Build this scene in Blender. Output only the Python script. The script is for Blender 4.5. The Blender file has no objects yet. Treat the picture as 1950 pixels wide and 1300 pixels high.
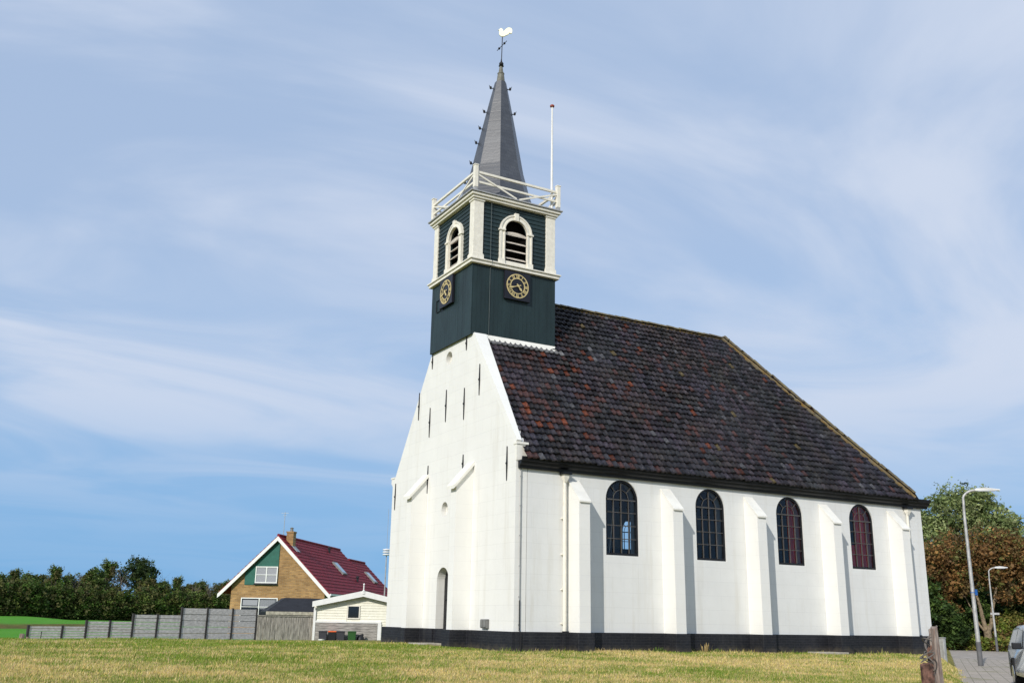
import bpy, math, random
import numpy as np
from mathutils import Vector, Matrix
from mathutils.geometry import tessellate_polygon

random.seed(7)
RNG = np.random.default_rng(7)
S = bpy.context.scene
COL = S.collection
R = math.radians
PI = math.pi

# ------------------------------------------------------------------ camera
cam_d = bpy.data.cameras.new("camera")
cam_d.sensor_width = 36.0
cam_d.lens = 1852.249 / 1950 * 36.0
cam_d.clip_start = 0.1
cam_d.clip_end = 6000
cam = bpy.data.objects.new("camera", cam_d)
COL.objects.link(cam)
CAM = Vector((-14.807, -26.010, 0.36))
_y, _p, _r = R(60.719), R(15.898), R(1.013)
_f = Vector((math.cos(_y) * math.cos(_p), math.sin(_y) * math.cos(_p), math.sin(_p)))
_rt = Vector((math.sin(_y), -math.cos(_y), 0))
_up = _rt.cross(_f)
_rr = _rt * math.cos(_r) + _up * math.sin(_r)
_uu = -_rt * math.sin(_r) + _up * math.cos(_r)
cam.matrix_world = Matrix(((_rr.x, _uu.x, -_f.x, CAM.x), (_rr.y, _uu.y, -_f.y, CAM.y),
                           (_rr.z, _uu.z, -_f.z, CAM.z), (0, 0, 0, 1)))
S.camera = cam

# ------------------------------------------------------------------ world + sun
SUN_DIR = Vector((0.955, 0.66, -0.63)).normalized()       # travel direction of the light
SUN_EL = math.asin(-SUN_DIR.z)
SUN_ROT = math.atan2(-SUN_DIR.x, -SUN_DIR.y)
W = bpy.data.worlds.new("World")
S.world = W
W.use_nodes = True
nt = W.node_tree
nt.nodes.clear()
N = nt.nodes.new
L = nt.links.new
out = N("ShaderNodeOutputWorld")
bg = N("ShaderNodeBackground")
bg.inputs[1].default_value = 0.12
sky = N("ShaderNodeTexSky")
sky.sky_type = 'NISHITA'
sky.sun_disc = False
sky.sun_elevation = SUN_EL
sky.sun_rotation = SUN_ROT
sky.air_density = 1.0
sky.dust_density = 0.6
sky.ozone_density = 2.0
tc = N("ShaderNodeTexCoord")
sep = N("ShaderNodeSeparateXYZ")
L(tc.outputs['Generated'], sep.inputs[0])
zadd = N("ShaderNodeMath"); zadd.operation = 'ADD'; zadd.inputs[1].default_value = 0.12
zmax = N("ShaderNodeMath"); zmax.operation = 'MAXIMUM'; zmax.inputs[1].default_value = 0.02
L(sep.outputs[2], zadd.inputs[0]); L(zadd.outputs[0], zmax.inputs[0])
dx = N("ShaderNodeMath"); dx.operation = 'DIVIDE'
dy = N("ShaderNodeMath"); dy.operation = 'DIVIDE'
L(sep.outputs[0], dx.inputs[0]); L(zmax.outputs[0], dx.inputs[1])
L(sep.outputs[1], dy.inputs[0]); L(zmax.outputs[0], dy.inputs[1])
cmb = N("ShaderNodeCombineXYZ")
L(dx.outputs[0], cmb.inputs[0]); L(dy.outputs[0], cmb.inputs[1])
mp = N("ShaderNodeMapping")
mp.inputs['Rotation'].default_value = (0, 0, R(38))
mp.inputs['Scale'].default_value = (0.55, 0.95, 1)
mp.inputs['Location'].default_value = (3.1, 1.7, 0)
L(cmb.outputs[0], mp.inputs[0])
n1 = N("ShaderNodeTexNoise"); n1.inputs['Scale'].default_value = 1.15; n1.inputs['Detail'].default_value = 10
n1.inputs['Roughness'].default_value = 0.52; n1.inputs['Distortion'].default_value = 1.3
L(mp.outputs[0], n1.inputs['Vector'])
r1 = N("ShaderNodeMapRange"); r1.inputs[1].default_value = 0.34; r1.inputs[2].default_value = 0.64
r1.inputs[3].default_value = 0.30; r1.inputs[4].default_value = 0.97
r1.interpolation_type = 'SMOOTHSTEP'
L(n1.outputs[0], r1.inputs[0])
r2 = N("ShaderNodeMapRange"); r2.inputs[1].default_value = 0.05; r2.inputs[2].default_value = 0.24   # fewer clouds low down
r2.inputs[3].default_value = 0.14; r2.inputs[4].default_value = 1.0
r2.interpolation_type = 'SMOOTHSTEP'
L(sep.outputs[2], r2.inputs[0])
mul = N("ShaderNodeMath"); mul.operation = 'MULTIPLY'
L(r1.outputs[0], mul.inputs[0]); L(r2.outputs[0], mul.inputs[1])
mix = N("ShaderNodeMix"); mix.data_type = 'RGBA'
L(mul.outputs[0], mix.inputs[0]); L(sky.outputs[0], mix.inputs[6])
mix.inputs[7].default_value = (5.2, 5.85, 7.1, 1)
lowr = N("ShaderNodeMapRange"); lowr.inputs[1].default_value = 0.0; lowr.inputs[2].default_value = 0.42   # clear blue air towards the horizon
lowr.inputs[3].default_value = 0.93; lowr.inputs[4].default_value = 0.72; lowr.interpolation_type = 'SMOOTHSTEP'
L(sep.outputs[2], lowr.inputs[0])
tone = N("ShaderNodeMix"); tone.data_type = 'RGBA'
tone.inputs[6].default_value = (1.35, 3.45, 6.3, 1); tone.inputs[7].default_value = (2.85, 4.25, 6.6, 1)
tr_ = N("ShaderNodeMapRange"); tr_.inputs[1].default_value = 0.05; tr_.inputs[2].default_value = 0.38
L(sep.outputs[2], tr_.inputs[0]); L(tr_.outputs[0], tone.inputs[0])
low = N("ShaderNodeMix"); low.data_type = 'RGBA'; L(tone.outputs[2], low.inputs[7])
L(lowr.outputs[0], low.inputs[0]); L(sky.outputs[0], low.inputs[6]); L(low.outputs[2], mix.inputs[6])
L(mix.outputs[2], bg.inputs[0]); L(bg.outputs[0], out.inputs[0])

sun_d = bpy.data.lights.new("sun", 'SUN')
sun_d.energy = 3.65
sun_d.angle = R(0.5)
sun_d.color = (1.0, 0.955, 0.885)
sun = bpy.data.objects.new("sun", sun_d)
COL.objects.link(sun)
sun.rotation_euler = SUN_DIR.to_track_quat('-Z', 'Y').to_euler()
sun.location = (-30, -20, 40)

S.view_settings.view_transform = 'Standard'
S.view_settings.look = 'None'
S.view_settings.exposure = 0.0
S.view_settings.gamma = 1.0
S.cycles.max_bounces = 6
S.cycles.transparent_max_bounces = 8


# ------------------------------------------------------------------ materials
def mat(name, col, rough=0.8, spec=0.3, metal=0.0, var=0.12, vscale=3.0, bump=0.0, bscale=20.0,
        col2=None, stretch=None, attr=None, coat=0.0, detail=5):
    m = bpy.data.materials.new(name)
    m.use_nodes = True
    t = m.node_tree
    b = t.nodes['Principled BSDF']
    b.inputs['Roughness'].default_value = rough
    b.inputs['Specular IOR Level'].default_value = spec
    b.inputs['Metallic'].default_value = metal
    if coat: b.inputs['Coat Weight'].default_value = coat
    tcn = t.nodes.new("ShaderNodeTexCoord")
    vec = tcn.outputs['Object']
    if stretch:
        mpn = t.nodes.new("ShaderNodeMapping")
        mpn.inputs['Scale'].default_value = stretch
        t.links.new(vec, mpn.inputs[0]); vec = mpn.outputs[0]
    c2 = col2 if col2 else tuple(max(0, c * (1 - 2 * var)) for c in col)
    c1 = col if col2 else tuple(min(1, c * (1 + var)) for c in col)
    nz = t.nodes.new("ShaderNodeTexNoise")
    nz.inputs['Scale'].default_value = vscale; nz.inputs['Detail'].default_value = detail
    nz.inputs['Roughness'].default_value = 0.62
    t.links.new(vec, nz.inputs['Vector'])
    rp = t.nodes.new("ShaderNodeMapRange")
    rp.inputs[1].default_value = 0.32; rp.inputs[2].default_value = 0.68
    t.links.new(nz.outputs[0], rp.inputs[0])
    mx = t.nodes.new("ShaderNodeMix"); mx.data_type = 'RGBA'
    mx.inputs[6].default_value = (*c1, 1); mx.inputs[7].default_value = (*c2, 1)
    t.links.new(rp.outputs[0], mx.inputs[0])
    res = mx.outputs[2]
    if attr:
        an = t.nodes.new("ShaderNodeAttribute"); an.attribute_name = attr
        m2 = t.nodes.new("ShaderNodeMix"); m2.data_type = 'RGBA'; m2.blend_type = 'MULTIPLY'
        m2.inputs[0].default_value = 1
        t.links.new(res, m2.inputs[6]); t.links.new(an.outputs[0], m2.inputs[7])
        res = m2.outputs[2]
    t.links.new(res, b.inputs['Base Color'])
    if bump:
        nb = t.nodes.new("ShaderNodeTexNoise"); nb.inputs['Scale'].default_value = bscale; nb.inputs['Detail'].default_value = 4
        t.links.new(vec, nb.inputs['Vector'])
        bp = t.nodes.new("ShaderNodeBump"); bp.inputs['Strength'].default_value = bump; bp.inputs['Distance'].default_value = 0.02
        t.links.new(nb.outputs[0], bp.inputs['Height'])
        t.links.new(bp.outputs[0], b.inputs['Normal'])
    m["_c"] = 1
    return m


def brick_mat(name, c1, c2, mortar, bw, bh, msize, axis, rough=0.85, bump=0.4, spec=0.25, var=0.0, offset=0.5, uneven=0.0, streak=0.0, streakcol=(0.5, 0.46, 0.36), mud=0.0):
    """brick pattern laid in world metres on a vertical face; axis = 'x' or 'y' or 'auto' picks the horizontal run"""
    m = bpy.data.materials.new(name); m.use_nodes = True
    t = m.node_tree; b = t.nodes['Principled BSDF']
    b.inputs['Roughness'].default_value = rough; b.inputs['Specular IOR Level'].default_value = spec
    tcn = t.nodes.new("ShaderNodeTexCoord")
    sp = t.nodes.new("ShaderNodeSeparateXYZ"); t.links.new(tcn.outputs['Object'], sp.inputs[0])
    cb = t.nodes.new("ShaderNodeCombineXYZ")
    if axis == 'sum':
        ad = t.nodes.new("ShaderNodeMath"); ad.operation = 'ADD'
        t.links.new(sp.outputs[0], ad.inputs[0]); t.links.new(sp.outputs[1], ad.inputs[1])
        t.links.new(ad.outputs[0], cb.inputs[0])
    else:
        t.links.new(sp.outputs['xy'.index(axis)], cb.inputs[0])
    if uneven:
        nn = t.nodes.new("ShaderNodeTexNoise"); nn.inputs['Scale'].default_value = 1.3; nn.inputs['Detail'].default_value = 3
        t.links.new(tcn.outputs['Object'], nn.inputs['Vector'])
        ml = t.nodes.new("ShaderNodeMath"); ml.operation = 'MULTIPLY_ADD'; ml.inputs[1].default_value = uneven
        t.links.new(nn.outputs[0], ml.inputs[0]); t.links.new(sp.outputs[2], ml.inputs[2])
        t.links.new(ml.outputs[0], cb.inputs[1])
    else:
        t.links.new(sp.outputs[2], cb.inputs[1])
    br = t.nodes.new("ShaderNodeTexBrick")
    br.inputs['Scale'].default_value = 1.0
    br.inputs['Brick Width'].default_value = bw; br.inputs['Row Height'].default_value = bh
    br.inputs['Mortar Size'].default_value = msize; br.inputs['Mortar Smooth'].default_value = 0.3
    br.inputs['Color1'].default_value = (*c1, 1); br.inputs['Color2'].default_value = (*c2, 1); br.inputs['Mortar'].default_value = (*mortar, 1)
    br.offset = offset
    t.links.new(cb.outputs[0], br.inputs['Vector'])
    nz = t.nodes.new("ShaderNodeTexNoise"); nz.inputs['Scale'].default_value = 1.1; nz.inputs['Detail'].default_value = 6; nz.inputs['Roughness'].default_value = 0.65
    t.links.new(tcn.outputs['Object'], nz.inputs['Vector'])
    rp = t.nodes.new("ShaderNodeMapRange"); rp.inputs[1].default_value = 0.3; rp.inputs[2].default_value = 0.7
    rp.inputs[3].default_value = 1 - var; rp.inputs[4].default_value = 1.0
    t.links.new(nz.outputs[0], rp.inputs[0])
    mx = t.nodes.new("ShaderNodeMix"); mx.data_type = 'RGBA'; mx.blend_type = 'MULTIPLY'; mx.inputs[0].default_value = 1
    t.links.new(br.outputs[0], mx.inputs[6]); t.links.new(rp.outputs[0], mx.inputs[7])
    res = mx.outputs[2]
    if streak:
        m3 = t.nodes.new("ShaderNodeMapping"); m3.inputs['Scale'].default_value = (2.6, 2.6, 0.22)
        t.links.new(tcn.outputs['Object'], m3.inputs[0])
        n3 = t.nodes.new("ShaderNodeTexNoise"); n3.inputs['Scale'].default_value = 1.0; n3.inputs['Detail'].default_value = 8; n3.inputs['Roughness'].default_value = 0.7
        t.links.new(m3.outputs[0], n3.inputs['Vector'])
        q3 = t.nodes.new("ShaderNodeMapRange"); q3.inputs[1].default_value = 0.52; q3.inputs[2].default_value = 0.8; q3.inputs[4].default_value = streak
        t.links.new(n3.outputs[0], q3.inputs[0])
        x3 = t.nodes.new("ShaderNodeMix"); x3.data_type = 'RGBA'; x3.inputs[7].default_value = (*streakcol, 1)
        t.links.new(q3.outputs[0], x3.inputs[0]); t.links.new(res, x3.inputs[6]); res = x3.outputs[2]
    if mud:          # splashed soil along the foot of the wall
        hm = t.nodes.new("ShaderNodeMapRange"); hm.inputs[1].default_value = 0.38; hm.inputs[2].default_value = -0.02; hm.inputs[4].default_value = 1.0
        t.links.new(sp.outputs[2], hm.inputs[0])
        nm = t.nodes.new("ShaderNodeTexNoise"); nm.inputs['Scale'].default_value = 5; nm.inputs['Detail'].default_value = 7
        t.links.new(tcn.outputs['Object'], nm.inputs['Vector'])
        pm = t.nodes.new("ShaderNodeMath"); pm.operation = 'MULTIPLY'; t.links.new(hm.outputs[0], pm.inputs[0]); t.links.new(nm.outputs[0], pm.inputs[1])
        qm = t.nodes.new("ShaderNodeMapRange"); qm.inputs[1].default_value = 0.18; qm.inputs[2].default_value = 0.55; qm.inputs[4].default_value = mud
        t.links.new(pm.outputs[0], qm.inputs[0])
        xm = t.nodes.new("ShaderNodeMix"); xm.data_type = 'RGBA'; xm.inputs[7].default_value = (0.10, 0.085, 0.06, 1)
        t.links.new(qm.outputs[0], xm.inputs[0]); t.links.new(res, xm.inputs[6]); res = xm.outputs[2]
    t.links.new(res, b.inputs['Base Color'])
    bp = t.nodes.new("ShaderNodeBump"); bp.inputs['Strength'].default_value = bump; bp.inputs['Distance'].default_value = 0.012
    nb = t.nodes.new("ShaderNodeTexNoise"); nb.inputs['Scale'].default_value = 9; nb.inputs['Detail'].default_value = 5
    t.links.new(tcn.outputs['Object'], nb.inputs['Vector'])
    inv = t.nodes.new("ShaderNodeMath"); inv.operation = 'MULTIPLY_ADD'; inv.inputs[1].default_value = -1.0
    t.links.new(br.outputs['Fac'], inv.inputs[0]); t.links.new(nb.outputs[0], inv.inputs[2])
    t.links.new(inv.outputs[0], bp.inputs['Height'])
    t.links.new(bp.outputs[0], b.inputs['Normal'])
    return m


def glass_mat(name, tint=(0.92, 0.94, 0.95), rough=0.02):
    m = bpy.data.materials.new(name); m.use_nodes = True
    t = m.node_tree; t.nodes.clear()
    o = t.nodes.new("ShaderNodeOutputMaterial")
    tr = t.nodes.new("ShaderNodeBsdfTransparent"); tr.inputs[0].default_value = (*tint, 1)
    gl = t.nodes.new("ShaderNodeBsdfGlossy"); gl.inputs['Roughness'].default_value = rough; gl.inputs[0].default_value = (0.9, 0.93, 1, 1)
    fr = t.nodes.new("ShaderNodeFresnel"); fr.inputs[0].default_value = 1.45
    nz = t.nodes.new("ShaderNodeTexNoise"); nz.inputs['Scale'].default_value = 2.2
    bp = t.nodes.new("ShaderNodeBump"); bp.inputs['Strength'].default_value = 0.06; bp.inputs['Distance'].default_value = 0.05
    t.links.new(nz.outputs[0], bp.inputs['Height']); t.links.new(bp.outputs[0], gl.inputs['Normal'])
    mx = t.nodes.new("ShaderNodeMixShader")
    t.links.new(fr.outputs[0], mx.inputs[0]); t.links.new(tr.outputs[0], mx.inputs[1]); t.links.new(gl.outputs[0], mx.inputs[2])
    t.links.new(mx.outputs[0], o.inputs[0])
    return m


def leaf_mat(name, transl=0.3):
    m = bpy.data.materials.new(name); m.use_nodes = True
    t = m.node_tree; t.nodes.clear()
    o = t.nodes.new("ShaderNodeOutputMaterial")
    an = t.nodes.new("ShaderNodeAttribute"); an.attribute_name = "tint"
    p = t.nodes.new("ShaderNodeBsdfPrincipled"); p.inputs['Roughness'].default_value = 0.6; p.inputs['Specular IOR Level'].default_value = 0.25
    tl = t.nodes.new("ShaderNodeBsdfTranslucent")
    mx = t.nodes.new("ShaderNodeMixShader"); mx.inputs[0].default_value = transl
    t.links.new(an.outputs[0], p.inputs[0]); t.links.new(an.outputs[0], tl.inputs[0])
    t.links.new(p.outputs[0], mx.inputs[1]); t.links.new(tl.outputs[0], mx.inputs[2])
    t.links.new(mx.outputs[0], o.inputs[0])
    return m


WHITE = (0.80, 0.79, 0.745)
M = {}
M['plaster_x'] = brick_mat('white_plaster_long_wall', (0.755, 0.755, 0.73), (0.745, 0.745, 0.72), (0.685, 0.685, 0.665), 1.15, 0.46, 0.006, 'x', bump=0.25, var=0.07, uneven=0.05, streak=0.42)
M['plaster_y'] = brick_mat('white_plaster_gable', WHITE, (0.785, 0.775, 0.735), (0.70, 0.69, 0.65), 2.3, 0.46, 0.006, 'sum', bump=0.25, var=0.06, uneven=0.05, streak=0.42)
M['plaster'] = brick_mat('white_plaster_buttress', (0.81, 0.80, 0.755), (0.80, 0.79, 0.75), (0.74, 0.73, 0.70), 6.0, 0.46, 0.005, 'sum', bump=0.2, var=0.05, uneven=0.05)
M['cap'] = mat('white_cap_paint', (0.81, 0.79, 0.72), 0.75, var=0.05, bump=0.1)
M['plinth'] = brick_mat('black_tarred_brick', (0.014, 0.015, 0.02), (0.02, 0.021, 0.027), (0.03, 0.031, 0.036), 0.24, 0.085, 0.008, 'sum', rough=0.6, bump=0.6, spec=0.3, var=0.4, uneven=0.05, streak=0.45, streakcol=(0.06, 0.06, 0.06), mud=0.7)
M['black'] = mat('black_gloss_paint', (0.009, 0.010, 0.013), 0.45, spec=0.3, var=0.2)
M['iron'] = mat('black_iron', (0.012, 0.012, 0.014), 0.6, spec=0.4)
M['bar'] = mat('sunlit_glazing_bar', (0.085, 0.08, 0.075), 0.6, spec=0.4)  # dark iron lightened to grey; sunlight on the bars put into the colour
M['cream'] = mat('cream_white_paint', (0.80, 0.76, 0.66), 0.5, var=0.06, vscale=6)
M['green'] = mat('dark_green_paint', (0.016, 0.032, 0.034), 0.5, spec=0.35, var=0.16, vscale=2.2, stretch=(1, 1, 0.25))
M['gold'] = mat('gold_leaf', (0.66, 0.53, 0.25), 0.45, metal=0.1, spec=0.5, var=0.08)
M['cockgold'] = mat('glare_whitened_gilding', (0.98, 0.93, 0.66), 0.4, metal=0.1, spec=0.6, var=0.03)  # gilding whitened: the glare of the sun is put into its colour
M['dial'] = mat('clock_black_panel', (0.010, 0.010, 0.016), 0.4, spec=0.4)
M['slat'] = mat('weathered_slat_paint', (0.62, 0.55, 0.47), 0.8, var=0.22, vscale=7, stretch=(0.6, 0.6, 4))
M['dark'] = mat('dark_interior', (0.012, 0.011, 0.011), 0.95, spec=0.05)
M['lead'] = mat('lead_sheet', (0.42, 0.42, 0.42), 0.5, metal=0.2, var=0.18, vscale=9)
M['tile'] = mat('glazed_pantile', (0.92, 0.86, 0.87), 0.38, spec=0.28, var=0.4, vscale=14, attr='tint', bump=0.15, bscale=30)
def speckle(m, scale, lo, col, amt):
    t = m.node_tree; b = t.nodes['Principled BSDF']
    src = b.inputs['Base Color'].links[0].from_socket
    tcn = t.nodes.new("ShaderNodeTexCoord")
    nz = t.nodes.new("ShaderNodeTexNoise"); nz.inputs['Scale'].default_value = scale; nz.inputs['Detail'].default_value = 6; nz.inputs['Roughness'].default_value = 0.75
    t.links.new(tcn.outputs['Object'], nz.inputs['Vector'])
    rp = t.nodes.new("ShaderNodeMapRange"); rp.inputs[1].default_value = lo; rp.inputs[2].default_value = lo + 0.06; rp.inputs[4].default_value = amt
    t.links.new(nz.outputs[0], rp.inputs[0])
    mx = t.nodes.new("ShaderNodeMix"); mx.data_type = 'RGBA'; mx.inputs[7].default_value = (*col, 1)
    t.links.new(rp.outputs[0], mx.inputs[0]); t.links.new(src, mx.inputs[6]); t.links.new(mx.outputs[2], b.inputs['Base Color'])


speckle(M['tile'], 5.5, 0.66, (0.20, 0.19, 0.17), 0.75)
speckle(M['tile'], 2.4, 0.67, (0.13, 0.105, 0.045), 0.6)
M['ridge'] = mat('mossy_ridge_tile', (0.075, 0.065, 0.06), 0.75, var=0.5, vscale=4, col2=(0.20, 0.165, 0.075), detail=8)
M['lichen'] = mat('lichen_mortar', (0.17, 0.16, 0.12), 0.9, col2=(0.24, 0.145, 0.035), vscale=2.6, bump=0.4)
M['glass'] = glass_mat('old_window_glass')
M['curtain'] = mat('dark_red_curtain', (0.72, 0.085, 0.09), 0.9, var=0.25, vscale=2, stretch=(6, 6, 0.4))
M['rope'] = mat('pale_rope', (0.7, 0.68, 0.6), 0.9)
M['box'] = mat('grey_metal_box', (0.20, 0.20, 0.19), 0.5, var=0.2)
M['stone'] = mat('pale_stone', (0.42, 0.38, 0.31), 0.9, var=0.2, vscale=8, bump=0.3)
M['slate'] = brick_mat('spire_slate', (0.038, 0.041, 0.050), (0.058, 0.062, 0.071), (0.028, 0.029, 0.036), 0.24, 0.16, 0.008, 'sum', rough=0.42, bump=0.3, spec=1.0, var=0.35)
M['redball'] = mat('red_brown_knob', (0.28, 0.045, 0.02), 0.4)
M['woodgrey'] = mat('weathered_grey_timber', (0.46, 0.41, 0.35), 0.9, var=0.35, vscale=5, stretch=(5, 5, 0.5), bump=0.3)
M['plankgrey'] = mat('weathered_grey_planks', (0.40, 0.37, 0.335), 0.9, var=0.38, vscale=4, stretch=(0.5, 0.5, 9), bump=0.2)
M['concrete'] = mat('mottled_grey_concrete', (0.62, 0.60, 0.575), 0.95, var=0.17, vscale=6, bump=0.25, bscale=14, stretch=(1, 1, 2.4), detail=8)
M['darkpost'] = mat('dark_post_joint', (0.05, 0.048, 0.046), 0.9)
M['brick'] = brick_mat('ochre_brick', (0.50, 0.29, 0.11), (0.30, 0.165, 0.062), (0.36, 0.27, 0.17), 0.33, 0.10, 0.013, 'x', bump=0.4, var=0.35)
M['redtile'] = mat('dark_red_roof_tile', (0.24, 0.020, 0.032), 0.65, spec=0.15, var=0.25, vscale=5)
M['barge'] = mat('white_barge_board', (0.80, 0.79, 0.76), 0.6, var=0.04)
M['teal'] = mat('teal_green_panel', (0.02, 0.115, 0.085), 0.55, var=0.1)
M['creamboard'] = mat('cream_weatherboard', (0.86, 0.83, 0.70), 0.6, var=0.05, vscale=4)
M['net'] = mat('net_curtain', (0.33, 0.33, 0.36), 0.9, var=0.12, vscale=12, stretch=(8, 8, 1))
M['skyglass'] = mat('roof_window_glass', (0.30, 0.42, 0.50), 0.06, spec=1.0, var=0.05)
M['blindglass'] = mat('dark_window_glass', (0.010, 0.011, 0.012), 0.06, spec=0.7)
M['felt'] = mat('black_roof_felt', (0.020, 0.021, 0.026), 0.7, var=0.15)
M['binblack'] = mat('black_bin_plastic', (0.018, 0.019, 0.022), 0.5, var=0.1)
M['bingrey'] = mat('dark_grey_bin_plastic', (0.05, 0.05, 0.058), 0.5, var=0.1)
M['bingreen'] = mat('green_bin_plastic', (0.03, 0.10, 0.025), 0.5, var=0.1)
M['binorange'] = mat('orange_bin_lid', (0.75, 0.14, 0.03), 0.5, var=0.08)
M['galv'] = mat('galvanised_steel', (0.46, 0.455, 0.44), 0.5, metal=0.35, var=0.15, vscale=6)
M['lampwhite'] = mat('pale_lamp_head', (0.75, 0.75, 0.74), 0.4, var=0.05)
M['bluesign'] = mat('blue_sign_face', (0.02, 0.13, 0.45), 0.4, var=0.05)
M['bark'] = mat('grey_brown_bark', (0.115, 0.09, 0.065), 0.95, var=0.35, vscale=7, stretch=(2, 2, 0.5), bump=0.6)
M['palebark'] = mat('pale_bark', (0.26, 0.20, 0.13), 0.95, var=0.3, vscale=6, bump=0.5)
M['twig'] = mat('bare_twig', (0.17, 0.145, 0.12), 0.95)
M['leaf'] = leaf_mat('leaf_foliage')
M['grassblade'] = leaf_mat('grass_blade', 0.35)
M['carpaint'] = mat('silver_grey_car_paint', (0.40, 0.41, 0.43), 0.25, metal=0.35, spec=0.6, var=0.04, coat=0.6)
M['rubber'] = mat('tyre_rubber', (0.015, 0.015, 0.015), 0.85)
M['chrome'] = mat('alloy_metal', (0.55, 0.56, 0.58), 0.25, metal=0.9)
M['carglass'] = mat('car_glass', (0.03, 0.06, 0.10), 0.05, spec=0.9)
M['lens'] = mat('headlight_lens', (0.6, 0.62, 0.65), 0.1, spec=0.8)
M['rust'] = mat('rusty_wood', (0.16, 0.085, 0.062), 0.9, var=0.4, vscale=9, bump=0.5)
M['oldwood'] = mat('old_split_wood', (0.33, 0.28, 0.24), 0.95, col2=(0.15, 0.095, 0.075), vscale=6, stretch=(4, 4, 0.7), bump=0.6)


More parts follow.
